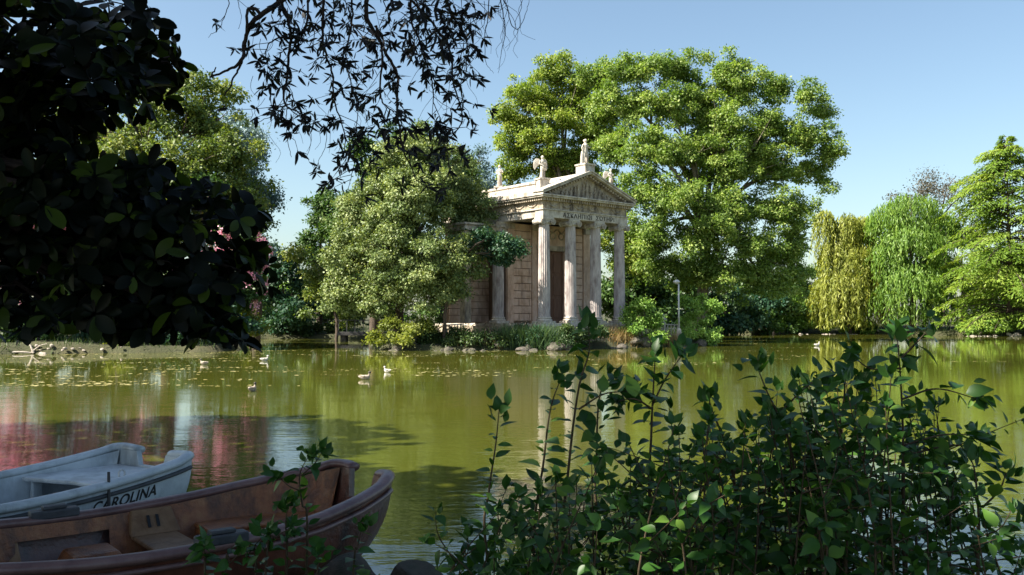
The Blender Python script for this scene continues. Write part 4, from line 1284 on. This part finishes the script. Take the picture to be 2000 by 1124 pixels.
# brown boat
bb = thing('rowing_boat', (-1.02, 6.33, 0), 'worn brown rowing boat number 11 moored at the lower left', 'boat', rz=math.atan2(.632, .775))
BB = Boat(([0,.12,.35,.7,1.3,1.9,2.4,2.9,3.3],[.34,.43,.55,.655,.675,.635,.56,.40,.16]), lambda x: .425 + .195*((x+1.65)/1.65)**2, 3.3)
boat_build(BB, bb, M['hull_brown'], M['inner_brown'], M['rim_brown'], .10, notch=(.50, .43),
           holes=lambda x, z, sg: sg > 0 and -2.02 < x < -1.50 and .17 < z < .345)
slab('stern_bench', [(-.10,-.30),(-.10,.30),(-.35,.43),(-.75,.535),(-1.02,.545),(-1.02,.25),(-.55,.20),(-.50,-.05),(-.50,-.475),(-.35,-.43)], .285, .315, M['inner_brown'], bb)
slab('bench_front', [(-.535,.19),(-.485,-.05),(-.485,-.46),(-.47,-.46),(-.47,.19)], .10, .284, M['inner_brown'], bb, 0)
slab('bench_front', [(-1.01,.25),(-.55,.205),(-.55,.22),(-1.01,.265)], .10, .284, M['inner_brown'], bb, 0)
slab('bench_front', [(-1.015,.27),(-1.0,.27),(-1.0,.52),(-1.015,.52)], .10, .284, M['inner_brown'], bb, 0)
M['thwart'] = noisy_mat('sanded_thwart', (.14,.072,.036), (.22,.125,.066), 6, .6, .4, c3=(.27,.165,.095), stain=(5, (.07,.035,.025), .5))
slab('thwart', [(-1.14,-.57),(-1.14,.57),(-1.42,.57),(-1.42,-.57)], .255, .285, M['thwart'], bb)
def riser(x0, x1, y, z0, z1, dy=.05):
    bm = bmesh.new()
    pts = [(x0, y-.11, z0), (x1, y-.11, z0), (x1-.03, y, z1), (x0+.03, y, z1)]
    a = [bm.verts.new(p) for p in pts]; b = [bm.verts.new((p[0], p[1]+dy, p[2])) for p in pts]
    bm.faces.new(a); bm.faces.new(list(reversed(b)))
    for i in range(4):
        j = (i+1) % 4; bm.faces.new((a[j], a[i], b[i], b[j]))
    return bm_obj('riser', bm, M['thwart'], bb, bevel=.01)
riser(-1.44, -1.12, .60, .285, .432); riser(-2.30, -2.06, .575, .20, .43)
num = text_mesh('number', '11', .115, M['black_paint'], bb, .002, bold=.004)
num.location = (-1.285, .517, .332); num.rotation_euler = (math.radians(53), 0, 0)
bm = bmesh.new()
lo = [(-1.95,.06,.10),(-1.50,.06,.10),(-1.50,.46,.10),(-1.95,.46,.10)]; hi = [(-1.86,.16,.30),(-1.60,.16,.30),(-1.60,.42,.30),(-1.86,.42,.30)]
a = [bm.verts.new(p) for p in lo]; b = [bm.verts.new(p) for p in hi]
bm.faces.new(list(reversed(a))); bm.faces.new(b)
for i in range(4):
    j = (i+1) % 4; bm.faces.new((a[i], a[j], b[j], b[i]))
bm_obj('foot_box', bm, M['inner_brown'], bb, bevel=.02)
slab('thwart', [(-2.06,-.50),(-2.06,.46),(-2.24,.46),(-2.24,-.50)], .20, .23, M['inner_brown'], bb)
dk = slab('bow_deck', [(-2.245,-.50),(-2.245,.48),(-2.7,.36),(-3.15,.12),(-3.15,-.12),(-2.7,-.36)], .22, .25, M['inner_brown'], bb)
for i in range(13):
    y = -.44 + i*.07
    slab('mat_strip', [(-2.27, y), (-2.27, y+.045), (-2.66+.1*abs(y), y+.045), (-2.66+.1*abs(y), y)], .252, .264, M['rubber'], dk, 0)
for sg, x0 in ((-1, -1.30), (1, -1.86)):
    w = BB.w(x0); z = BB.zs(x0)
    blk = slab('oarlock_block', [(x0-.14, sg*(w-.055)), (x0+.14, sg*(w-.045)), (x0+.14, sg*(w+.05)), (x0-.14, sg*(w+.045))], z+.02, z+.075, M['rubber'], bb, .01)
    slab('oarlock_plate', [(x0-.07, sg*(w-.035)), (x0+.07, sg*(w-.03)), (x0+.07, sg*(w+.035)), (x0-.07, sg*(w+.03))], z+.077, z+.098, M['rubber'], blk, .006)

# white boat
wb = thing('pedal_boat', (-2.95, 7.46, 0), 'white boat with black name lettering behind the brown one', 'boat', rz=math.radians(56))
WB = Boat(([0,.15,.5,.9,1.5,2.2,2.9,3.4],[.48,.52,.55,.57,.58,.52,.38,.15]), lambda x: .44 + .14*((x+1.6)/1.6)**2, 3.4, rake=.22)
boat_build(WB, wb, M['hull_white'], M['hull_white'], M['hull_white'], .08, notch=(.42, .47), rim_r=(.05, .034), m_strake=M['rubber'])
slab('stern_deck', [(-.06,-.42),(-.06,.42),(-.4,.46),(-.85,.48),(-.85,.40),(-.74,.0),(-.70,-.48),(-.4,-.46)], .425, .46, M['hull_white'], wb, .015)
slab('deck_support', [(-.62,-.20),(-.62,-.08),(-.70,-.08),(-.70,-.20)], .08, .424, M['hull_white'], wb, .01)
slab('deck_support', [(-.72,.40),(-.72,.44),(-.80,.44),(-.80,.40)], .08, .424, M['hull_white'], wb, .01)
slab('thwart', [(-1.35,-.50),(-1.35,.50),(-1.70,.50),(-1.70,-.50)], .34, .37, M['hull_white'], wb, .015)
for yy in (-.66,):
    tb = Tubes(); x0 = -.78; y0 = -WB.w(x0); z0 = WB.zs(x0)
    tb.add([(x0, y0-.03, z0-.13), (x0, y0-.02, z0+.11)], .012, .010, k=6)
    mobj('mooring_pin', tb.mesh('mooring_pin', M['iron']), wb)
    tb = Tubes(); th = np.linspace(0, 2*np.pi, 13)
    tb.add(np.stack([-.62+.025*np.cos(th), 0*th-WB.w(-.62)+.06, WB.zs(-.62)+.05+.03*np.sin(th)], -1), .007, .007, k=5)
    tb.add([(-.62, -WB.w(-.62)+.06, WB.zs(-.62)-.02), (-.62, -WB.w(-.62)+.06, WB.zs(-.62)+.025)], .01, .01, k=5)
    mobj('shackle', tb.mesh('shackle', M['metal']), wb)
# name painted on the outer side, following the hull
nm = text_mesh('name_lettering', 'CAROLINA', .105, M['black_paint'], wb, .0015, bold=.0015, shear=.22, align='LEFT', space=1.05)
me = nm.data
wmax = max(v.co.x for v in me.vertices)
for v in me.vertices:
    x = -.86 + v.co.x/wmax*.54
    fr = v.co.y/.105
    vv = .195 - .145*fr
    p = WB.outer(x, vv)
    v.co = Vector((x - .03, -(p[1] + .004 + v.co.z*1.0), p[2]))
slab_t = Tubes()
pts = [(x, -(WB.outer(x, .30)[1]+.001), WB.outer(x, .30)[2]) for x in np.linspace(-1.6, -.05, 30)]
slab_t.add(pts, .004, .004, k=5)
mobj('pin_stripe', slab_t.mesh('pin_stripe', M['rubber']), wb)

# near rocks
for (px, py, Y, s, lab, seed) in ((815, 1100, 4.95, (.20,.20,.30), 'pointed dark brown rock at the bottom edge right of the boat', 121),
                                  (690, 1085, 5.0, (.26,.24,.22), 'rounded black rock under the brown boat stern', 122)):
    c = at(px, 1124, Y)
    o = bpy.data.objects.new('near_rock', rock_mesh(seed, M['rock_dark'], 4)); link(o)
    o.scale = s; o.rotation_euler = (.2, .1, seed); o.location = (c[0], Y, .12 if seed == 121 else .14)
    tag(o, lab, 'rock')

# ------------------------------------------------------------------ leafy plants close to the camera
class Leaves:
    def __init__(s): s.loc, s.d, s.n, s.size, s.tint = [], [], [], [], []
    def add(s, loc, d, n, size, tint):
        s.loc.append(loc); s.d.append(d); s.n.append(n); s.size.append(size); s.tint.append(tint)
    def arrays(s):
        return np.array(s.loc), np.array(s.d), np.array(s.n), np.array(s.size), np.array(s.tint)
def finish_leaves(root, LV, tmpl, mat, nmax=300, part='leaf', rest='foliage'):
    loc, d, n, size, tint = LV.arrays()
    b = np.array(root.location)
    tmpls = tmpl if isinstance(tmpl, list) else [tmpl]
    var = np.random.default_rng(len(loc)).integers(0, len(tmpls), len(loc))
    # screen size and visibility inside the frame
    Yd = loc[:, 1]; px = 1000 + F*loc[:, 0]/np.maximum(Yd, .1); py = 620 - F*(loc[:, 2]-CAM_H)/np.maximum(Yd, .1)
    vis = (Yd > .3) & (px > 5) & (px < 1995) & (py > 5) & (py < 1119)
    score = np.where(vis, size/np.maximum(Yd, .1), -1)
    idx = np.argsort(-score)[:nmax]; idx = idx[score[idx] > 0]
    R = basis(d, n)
    protos = []
    for tv, tf in tmpls:
      for k in range(5):
        me = npmesh(part, np.array(tv), np.concatenate([np.asarray(f) for f in tf]), np.array([len(f) for f in tf]), mat, tint=np.full(len(tv), (k+.5)/5), smooth=True)
        protos.append(me)
    for i in idx:
        o = bpy.data.objects.new(part, protos[var[i]*5 + min(4, int(tint[i]*5))])
        COL.objects.link(o); o.parent = root
        m4 = np.eye(4); m4[:3, :3] = R[i]*size[i]; m4[:3, 3] = loc[i]-b
        o.matrix_local = Matrix(m4.tolist())
    mask = np.ones(len(loc), bool); mask[idx] = False
    if mask.any():
        obs = []
        for q, (tv, tf) in enumerate(tmpls):
            mk = mask & (var == q)
            if mk.any():
                me = scatter(rest, tv, tf, R[mk], size[mk], loc[mk], tint[mk], mat, off=b, smooth=True)
                tag(mobj(rest, me, root), kind='stuff')

def stem_leaves(LV, path, r, spacing, size, f0=.15, tintb=.12, tipsize=.7, ntip=4):
    P = np.asarray(path); seg = np.linalg.norm(np.diff(P, axis=0), axis=1); cum = np.r_[0, np.cumsum(seg)]; Ltot = cum[-1]
    s = f0*Ltot; k = 0; a0 = r.random()*6
    while s < Ltot:
        u = s/Ltot
        p = np.array([np.interp(s, cum, P[:, c]) for c in range(3)])
        i = min(len(P)-2, np.searchsorted(cum, s)-1 if s > 0 else 0); t = P[i+1]-P[i]; t /= np.linalg.norm(t)+1e-9
        a = a0 + k*2.4 + r.normal()*.3
        e1 = np.cross(t, [.31, .2, .9]); e1 /= np.linalg.norm(e1); e2 = np.cross(t, e1)
        out = e1*math.cos(a) + e2*math.sin(a)
        d = out*.9 + t*.35 + np.array([0, 0, -.15]) + r.normal(size=3)*.2
        nn = np.array([0, 0, .8]) + t*.5 - out*.1 + np.array([0,-.35,0]) + r.normal(size=3)*.4
        sz = size*(.45+.85*r.random())*(1 - (1-tipsize)*u)
        LV.add(p + out*.008, d, nn, sz, min(1, max(0, tintb + .88*r.random()**1.8)))
        s += spacing*(.6+.8*r.random()); k += 1
    for q in range(ntip):
        d = (P[-1]-P[-2]); d = d/np.linalg.norm(d) + r.normal(size=3)*.55
        LV.add(P[-1] + r.normal(size=3)*.012*(ntip/6), d, np.array([0, -.5, .6]) + r.normal(size=3)*.4, size*.62*(.7+.5*r.random()), min(1, tintb+.35*r.random()))

def near_shrub(name, label, mains, masses, seed, leaf=.072, spacing=.026, base_xy=(.9, 3.2)):
    r = np.random.default_rng(seed)
    b = np.array([*base_xy, 0.0]); b[2] = gz(*base_xy)
    root = thing(name, b, label, 'shrub')
    LV = Leaves(); tb = Tubes()
    for pts, Y, wood in mains:
        P3 = [at(px, py, Y + dy) for px, py, dy in pts]
        if wood:
            g = np.array([P3[0][0]*.9 + .1*b[0], P3[0][1] - .15, 0]); g[2] = gz(g[0], g[1]) - .05
            P3 = [g] + P3
        P = smooth_path(P3, 22)
        tb.add(P, .0075 if wood else .0042, .0018, k=6)
        stem_leaves(LV, P, r, spacing*.76, leaf*1.14, f0=.22 if wood else .05, ntip=11)
    for px, topy, Y in masses:
        top = at(px, topy, Y)
        bx_ = at(px + r.normal()*70, 1124, Y)
        g = np.array([bx_[0], Y + r.normal()*.12, 0]); g[2] = gz(g[0], g[1]) - .05
        mid = .45*g + .55*top + np.array([r.normal()*.05, r.normal()*.05, 0])
        P = smooth_path([g, mid, top], 16)
        tb.add(P, .006, .0016, k=5)
        stem_leaves(LV, P, r, spacing, leaf*.95, f0=.28)
        for q in range(3):
            s0 = P[r.integers(5, 13)]
            e = s0 + np.array([r.normal()*.13, r.normal()*.12, .05+.15*r.random()])
            e[2] = min(e[2], top[2] + .02)
            Q = smooth_path([s0, .5*(s0+e)+r.normal(size=3)*.02, e], 6)
            tb.add(Q, .003, .0012, k=5); stem_leaves(LV, Q, r, spacing, leaf*.85, f0=.2)
    mobj('stems', tb.mesh('stems', M['green_stem'], off=b), root)
    finish_leaves(root, LV, [leaf_fine(w, droop=d, fold=f, ys=(0,.08,.22,.42,.62,.80,1.0), ws=(.04,.36,.84,1.0,.80,.42,0)) for w, d, f in ((.58,.12,.25),(.66,.30,.15),(.50,-.10,.45),(.62,.45,.30))], L['shrub'])
    return root

r = np.random.default_rng(131)
mains = [
    ([(1100,1090,0),(1112,900,0),(1130,760,0),(1150,690,0),(1150,640,0)], 3.30, True),
    ([(1042,1085,0),(1062,900,0),(1075,800,0),(1095,740,0)], 3.35, True),
    ([(948,1060,0),(955,960,0),(968,870,0),(975,800,0)], 3.4, True),
    ([(1165,1000,0),(1165,900,0),(1170,780,0),(1190,740,0)], 3.45, True),
    ([(1130,800,0),(1180,770,0),(1230,765,.03)], 3.3, False),
    ([(1270,1000,0),(1272,850,0),(1276,760,0),(1280,690,0)], 3.3, True),
    ([(1275,790,0),(1300,740,0),(1335,690,.03)], 3.3, False),
    ([(1275,800,0),(1240,780,-.03),(1205,785,-.03)], 3.3, False),
    ([(1765,1080,0),(1765,900,0),(1760,760,0),(1752,650,0)], 3.2, True),
    ([(1765,870,0),(1840,850,0),(1900,850,.02)], 3.2, False),
    ([(1762,780,0),(1830,760,0),(1910,780,.03)], 3.2, False),
    ([(1760,720,0),(1700,720,0),(1660,690,-.03)], 3.2, False),
    ([(1760,700,0),(1790,670,0),(1808,650,.02)], 3.2, False),
    ([(1765,800,0),(1700,790,0),(1690,770,-.03)], 3.2, False),
    ([(1766,890,0),(1860,870,.02),(1915,880,.02)], 3.2, False),
    ([(1560,1000,0),(1540,860,0),(1500,770,0),(1480,720,0)], 3.25, True),
    ([(1520,810,0),(1570,760,0),(1600,740,0)], 3.25, False),
    ([(1910,1110,0),(1912,1020,0),(1905,930,0),(1898,900,0)], 3.1, True),
    ([(1910,1000,0),(1950,960,0),(1965,925,0)], 3.1, False),
    ([(1912,1060,0),(1960,1040,0),(2005,1010,0)], 3.1, False),
    ([(1440,1000,0),(1420,880,0),(1390,800,0),(1385,775,0)], 3.4, True),
    ([(1650,1000,0),(1640,860,0),(1650,760,0),(1640,730,0)], 3.3, True),
]
cont_x = [900,950,1000,1050,1100,1150,1200,1250,1300,1350,1400,1450,1500,1550,1600,1650,1700,1750,1800,1850,1900,1950,2000]
cont_y = [1060,1035,1010,975,950,930,900,850,830,800,815,835,775,770,760,765,770,770,800,850,960,1030,1060]
masses = []
for i in range(108):
    px = r.uniform(930, 1960) if i < 50 else r.uniform(1200, 1880)
    if i >= 94: px = r.uniform(890, 1250)
    yc = np.interp(px, cont_x, cont_y)
    masses.append((px, yc - 35 + 190*r.random()**1.3, r.uniform(2.75, 3.75)))
near_shrub('leafy_shrub', 'large dark leafy shrub filling the lower right foreground', mains, masses, 132, leaf=.080, spacing=.027)
mains = [
    ([(600,1060,0),(590,985,0),(585,930,0),(600,895,0)], 4.55, True),
    ([(590,960,0),(565,950,0),(548,935,0)], 4.55, False),
    ([(588,930,0),(615,905,0),(628,885,0)], 4.55, False),
    ([(560,1100,0),(558,1030,0),(562,985,0)], 4.5, True),
    ([(520,1100,0),(540,1050,0),(575,1030,0)], 4.4, True),
    ([(400,1124,0),(400,1095,0),(398,1065,0)], 4.3, True),
    ([(690,1124,0),(698,1070,0),(708,1025,0)], 4.6, True),
    ([(620,1124,0),(618,1095,0),(622,1085,0)], 4.5, True),
    ([(500,1110,0),(485,1085,0),(520,1040,0)], 4.4, True),
    ([(440,1124,0),(450,1100,0),(470,1080,0)], 4.35, True)]
near_shrub('leafy_sprigs', 'bright leafy sprigs growing up in front of the brown boat', mains, [], 133, leaf=.090, spacing=.036, base_xy=(-1.15, 3.6))

# magnolia: dark mass on the left, plus an unseen crown added out of the frame
def magnolia():
    r = np.random.default_rng(141)
    bxy = (-6.4, 3.0); b = np.array([*bxy, gz(*bxy)-.05])
    root = thing('magnolia_tree', b, 'dark glossy broad-leaved tree overhanging the left foreground', 'tree')
    lob = [(90,70,120,80,0),(220,70,110,75,.3),(285,110,60,90,0),(150,150,150,75,-.3),(60,220,110,90,0),(170,215,75,60,.2),(-60,120,120,150,0),
           (70,330,140,90,0),(200,365,110,60,-.2),(300,375,75,60,0),(390,410,70,45,0),(480,405,45,35,.2),(120,430,160,90,-.2),(270,450,140,70,0),(420,460,90,50,0),
           (100,540,170,90,0),(260,550,140,80,-.2),(400,540,100,65,0),(470,530,50,50,.2),(120,610,150,55,0),(270,620,120,45,0),(400,615,85,50,0),(435,655,42,32,0),(-60,400,140,300,0)]
    Y0 = 6.0
    C = np.array([at(c[0], c[1], Y0+c[4]) for c in lob]); R = np.array([[c[2]/F*Y0, .55, c[3]/F*Y0] for c in lob])
    LV = Leaves(); tb = Tubes()
    fork = np.array([-5.6, 4.6, 2.3])
    tb.add(smooth_path([b-[0,0,.2], b+[.2,.4,1.0], fork], 8), .26, .17, k=10)
    hub = at(-40, 260, 6.0)
    tb.add(smooth_path([fork, .5*(fork+hub)+[0,0,.3], hub], 8), .15, .09, k=8)
    area = R[:, 0]*R[:, 2]; cnt = (area/area.sum()*760).astype(int)
    for i in range(len(C)):
        tgt = C[i]
        st = hub if lob[i][1] < 330 else .5*(hub+fork)
        limb = smooth_path([st, .5*(st+tgt)+np.array([0,0,.15]), tgt], 7)
        tb.add(limb, .045, .012, k=6)
        for q in range(cnt[i]):
            d = r.normal(size=3); d /= np.linalg.norm(d)
            p = tgt + d*R[i]*(.35+.65*r.random()**.5)
            tw = tgt + (p-tgt)*.55
            if q % 3 == 0: tb.add([tw, .5*(tw+p)+[0,0,.02], p], .008, .003, k=4)
            ax = (p-tgt); ax[2] = abs(ax[2])*.3+.15; ax /= np.linalg.norm(ax)+1e-9
            e1 = np.cross(ax, [.2,.3,.9]); e1 /= np.linalg.norm(e1); e2 = np.cross(ax, e1)
            m = r.integers(6, 10)
            for k in range(m):
                a = k*2*np.pi/m + r.normal()*.25
                out = e1*math.cos(a)+e2*math.sin(a)
                LV.add(p+out*.015, out + ax*.35*r.random() + [0,0,-.12] + r.normal(size=3)*.18, ax + r.normal(size=3)*.25, .122*(.5+1.0*r.random()), r.random()**2.4)
    # unseen crown lobes added left of the frame to shade boats and left water
    big = Leaves()
    for c, Rr, n in (((-9.8, 4.6, 6.2), (4.8, 3.6, 4.2), 5200), ((-11.4, 9.6, 6.4), (2.8, 3.8, 3.6), 3000), ((-7.4, 3.4, 6.0), (3.2, 2.6, 2.6), 3500)):
        k = 0
        while k < n:
            d = r.normal(size=3); d /= np.linalg.norm(d)
            p = np.array(c) + d*np.array(Rr)*(.35+.65*r.random()**.4)
            if p[2] < .8 or (p[1] > .5 and p[0] > -.60*p[1]-.25 and p[2] < CAM_H + .42*p[1]): 
                k += 1; continue
            big.add(p, r.normal(size=3), d*.3+np.array([0,0,.9])+r.normal(size=3)*.5, .42*(.7+.6*r.random()), r.random()**2)
            k += 1
    for c in ((-10.2, 6.6, 7.5), (-8.0, 5.0, 6.0), (-12.5, 7.5, 7.0), (-9.5, 11.0, 7.0)):
        tb.add(smooth_path([fork, .5*(fork+np.array(c))+[0,0,1.0], np.array(c)], 8), .12, .03, k=6)
    mobj('trunk', tb.mesh('trunk', M['twig'], off=b), root)
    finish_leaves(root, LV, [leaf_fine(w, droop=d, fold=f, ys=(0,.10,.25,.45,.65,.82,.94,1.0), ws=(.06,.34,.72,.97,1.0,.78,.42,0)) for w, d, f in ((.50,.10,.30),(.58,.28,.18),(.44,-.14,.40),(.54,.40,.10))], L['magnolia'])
    loc, d, n, sz, ti = big.arrays()
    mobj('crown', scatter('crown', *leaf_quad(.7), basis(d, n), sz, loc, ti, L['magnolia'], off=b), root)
magnolia()

# holm oak: branches hanging into the top of the picture from the crown above the camera
def oak():
    r = np.random.default_rng(151)
    bxy = (-2.6, -3.2); b = np.array([*bxy, gz(*bxy)-.05])
    root = thing('oak_tree', b, 'oak whose dark leafy twigs hang into the top centre', 'tree')
    tb = Tubes(); LV = Leaves()
    fork = np.array([-2.2, -1.8, 4.6])
    tb.add(smooth_path([b-[0,0,.2], b+[.1,.3,2.2], fork], 9), .34, .24, k=10)
    over = np.array([-1.0, 3.6, 5.4])
    tb.add(smooth_path([fork, np.array([-1.8,1.0,5.5]), over], 9), .20, .10, k=8)
    def cluster(p, dn, n, s=.062):
        for k in range(n):
            d = dn*.7 + r.normal(size=3)*.75 + np.array([0,0,-.25])
            LV.add(p + r.normal(size=3)*.006, d, r.normal(size=3), s*(.6+.7*r.random()), r.random()**2)
    twigs = [
        ([(600,-60),(555,-5),(500,40),(488,70),(480,115),(455,135),(415,152)], 4.9, .017, 0, .006),
        ([(512,30),(494,20),(490,62),(478,120),(466,150),(450,186)], 4.9, .010, 0, .004),
        ([(415,152),(417,130)], 4.9, .006, 0, .003),
        ([(545,-40),(540,10),(533,32)], 4.9, .010, 0, .006),
        ([(552,-50),(553,10),(566,60),(566,130),(562,200),(585,225),(606,242)], 5.0, .012, 30, .003),
        ([(606,242),(566,215),(566,262),(575,308)], 5.05, .003, 2, .0015),
        ([(640,-50),(630,30),(632,95),(645,140),(650,200),(662,245),(672,300),(678,340)], 5.1, .009, 32, .002),
        ([(628,85),(618,110),(632,90)], 5.1, .008, 1, .003),
        ([(720,-60),(715,20),(740,65),(762,105),(775,140),(776,215),(787,262),(800,310),(815,348)], 4.9, .014, 22, .003),
        ([(735,50),(752,100),(750,180),(765,205),(790,215)], 4.9, .008, 26, .002),
        ([(800,-50),(805,40),(825,100),(840,160),(850,210),(868,250)], 5.1, .008, 36, .002),
        ([(870,-50),(880,20),(900,60),(905,100),(900,140)], 5.0, .009, 34, .002),
        ([(860,20),(915,30),(945,40)], 5.0, .006, 14, .002),
        ([(690,-50),(690,40),(680,110),(690,160),(700,220),(690,280)], 5.2, .007, 32, .0015),
        ([(760,-40),(830,30),(870,90),(880,160),(900,230),(880,260),(870,280)], 5.15, .009, 36, .0015),
        ([(600,-40),(590,60),(540,80),(520,110),(535,150)], 5.0, .007, 26, .0015),
        ([(566,180),(545,215),(490,240),(485,210)], 5.05, .003, 3, .001),
        ([(860,230),(872,280),(880,330),(870,360)], 5.2, .004, 8, .0015),
        ([(690,250),(720,300),(740,330),(735,380)], 5.2, .003, 8, .0012),
        ([(700,300),(690,340),(680,380)], 5.2, .003, 5, .0012),
        ([(800,240),(830,270),(900,290)], 5.2, .003, 6, .0012),
        ([(975,-20),(980,40),(978,90),(975,140)], 5.0, .004, 0, .001),
        ([(960,-20),(945,60),(945,110),(968,142)], 5.0, .003, 0, .001),
        ([(985,0),(1000,45),(1010,55),(1025,25),(1033,-10)], 5.0, .003, 0, .001),
        ([(440,-20),(448,20),(430,60),(405,70)], 5.0, .003, 3, .001),
        ([(455,-20),(470,30),(462,60)], 5.0, .002, 0, .001),
        ([(640,240),(630,290),(610,330)], 5.1, .002, 2, .001),
        ([(600,230),(610,270),(600,300),(612,330)], 5.1, .0018, 1, .001),
    ]
    for pts, Y, r0, ncl, r1 in twigs:
        P = smooth_path([at(px, py, Y + r.normal()*.04) for px, py in pts], 6*len(pts))
        P = P + np.cumsum(r.normal(size=P.shape)*.003, 0)
        tb.add(P, r0, r1, k=6)
        if pts[0][1] < -30:
            tb.add(smooth_path([P[0], .5*(P[0]+over)+[0,0,.2], over], 6), .03, r0, k=6)
        for q in range(int(ncl*.8)):
            i = r.integers(int(len(P)*.12), len(P))
            e = P[i] + np.array([r.normal()*.085, r.normal()*.10, -.02-.10*r.random()])
            tb.add([P[i], .5*(P[i]+e)+r.normal(size=3)*.01, e], .0022, .0012, k=4)
            cluster(e, (e-P[i])/np.linalg.norm(e-P[i]), r.integers(6, 10))
            if r.random() < .5: cluster(.5*(P[i]+e), (e-P[i])/np.linalg.norm(e-P[i]), 3, .06)
    # dense fringe along the top edge
    for q in range(110):
        px = r.uniform(540, 940); py = -70 + 150*r.random()**1.2*(.55 if px < 600 else 1)
        p = at(px, py, r.uniform(4.6, 5.6)); e = p + [r.normal()*.06, 0, -.08]
        tb.add([p, e], .003, .0012, k=4); cluster(e, np.array([0,0,-1.0]), r.integers(5, 9))
    # fine bare hanging threads
    for q in range(46):
        px = r.uniform(480, 950) if q < 34 else r.uniform(940, 1030); py = r.uniform(0, 210) if q < 34 else r.uniform(-20, 40)
        P = [at(px, py, 5.0)]
        for k in range(6):
            P.append(P[-1] + np.array([r.normal()*.025, r.normal()*.01, -.03-.03*r.random()]))
        tb.add(smooth_path(P, 14), .0016, .0008, k=4)
    # unseen crown overhead, its spread and density set to shade the foreground
    big = Leaves()
    c = np.array([-5.0, .8, 7.4]); Rr = np.array([9.0, 5.0, 2.1])
    for k in range(8600):
        d = r.normal(size=3); d /= np.linalg.norm(d)
        p = c + d*Rr*(.3+.7*r.random()**.4)
        if p[2] < CAM_H + .46*max(p[1], 0) + .4: continue
        big.add(p, r.normal(size=3), np.array([0,0,.9])+r.normal(size=3)*.6, .36*(.7+.6*r.random()), r.random()**2)
    for e in ((-9,1,7.2),(-6,4.5,7),(-2,5,7),(1.5,2,7.2),(-5,-2,7.2),(-11,4,7)):
        tb.add(smooth_path([fork, .5*(fork+np.array(e))+[0,0,.8], np.array(e)], 8), .14, .03, k=6)
    mobj('branches', tb.mesh('branches', M['twig'], off=b), root)
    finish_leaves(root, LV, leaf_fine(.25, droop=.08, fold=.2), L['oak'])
    loc, d, n, sz, ti = big.arrays()
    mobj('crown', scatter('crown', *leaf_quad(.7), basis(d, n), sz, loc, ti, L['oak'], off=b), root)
oak()
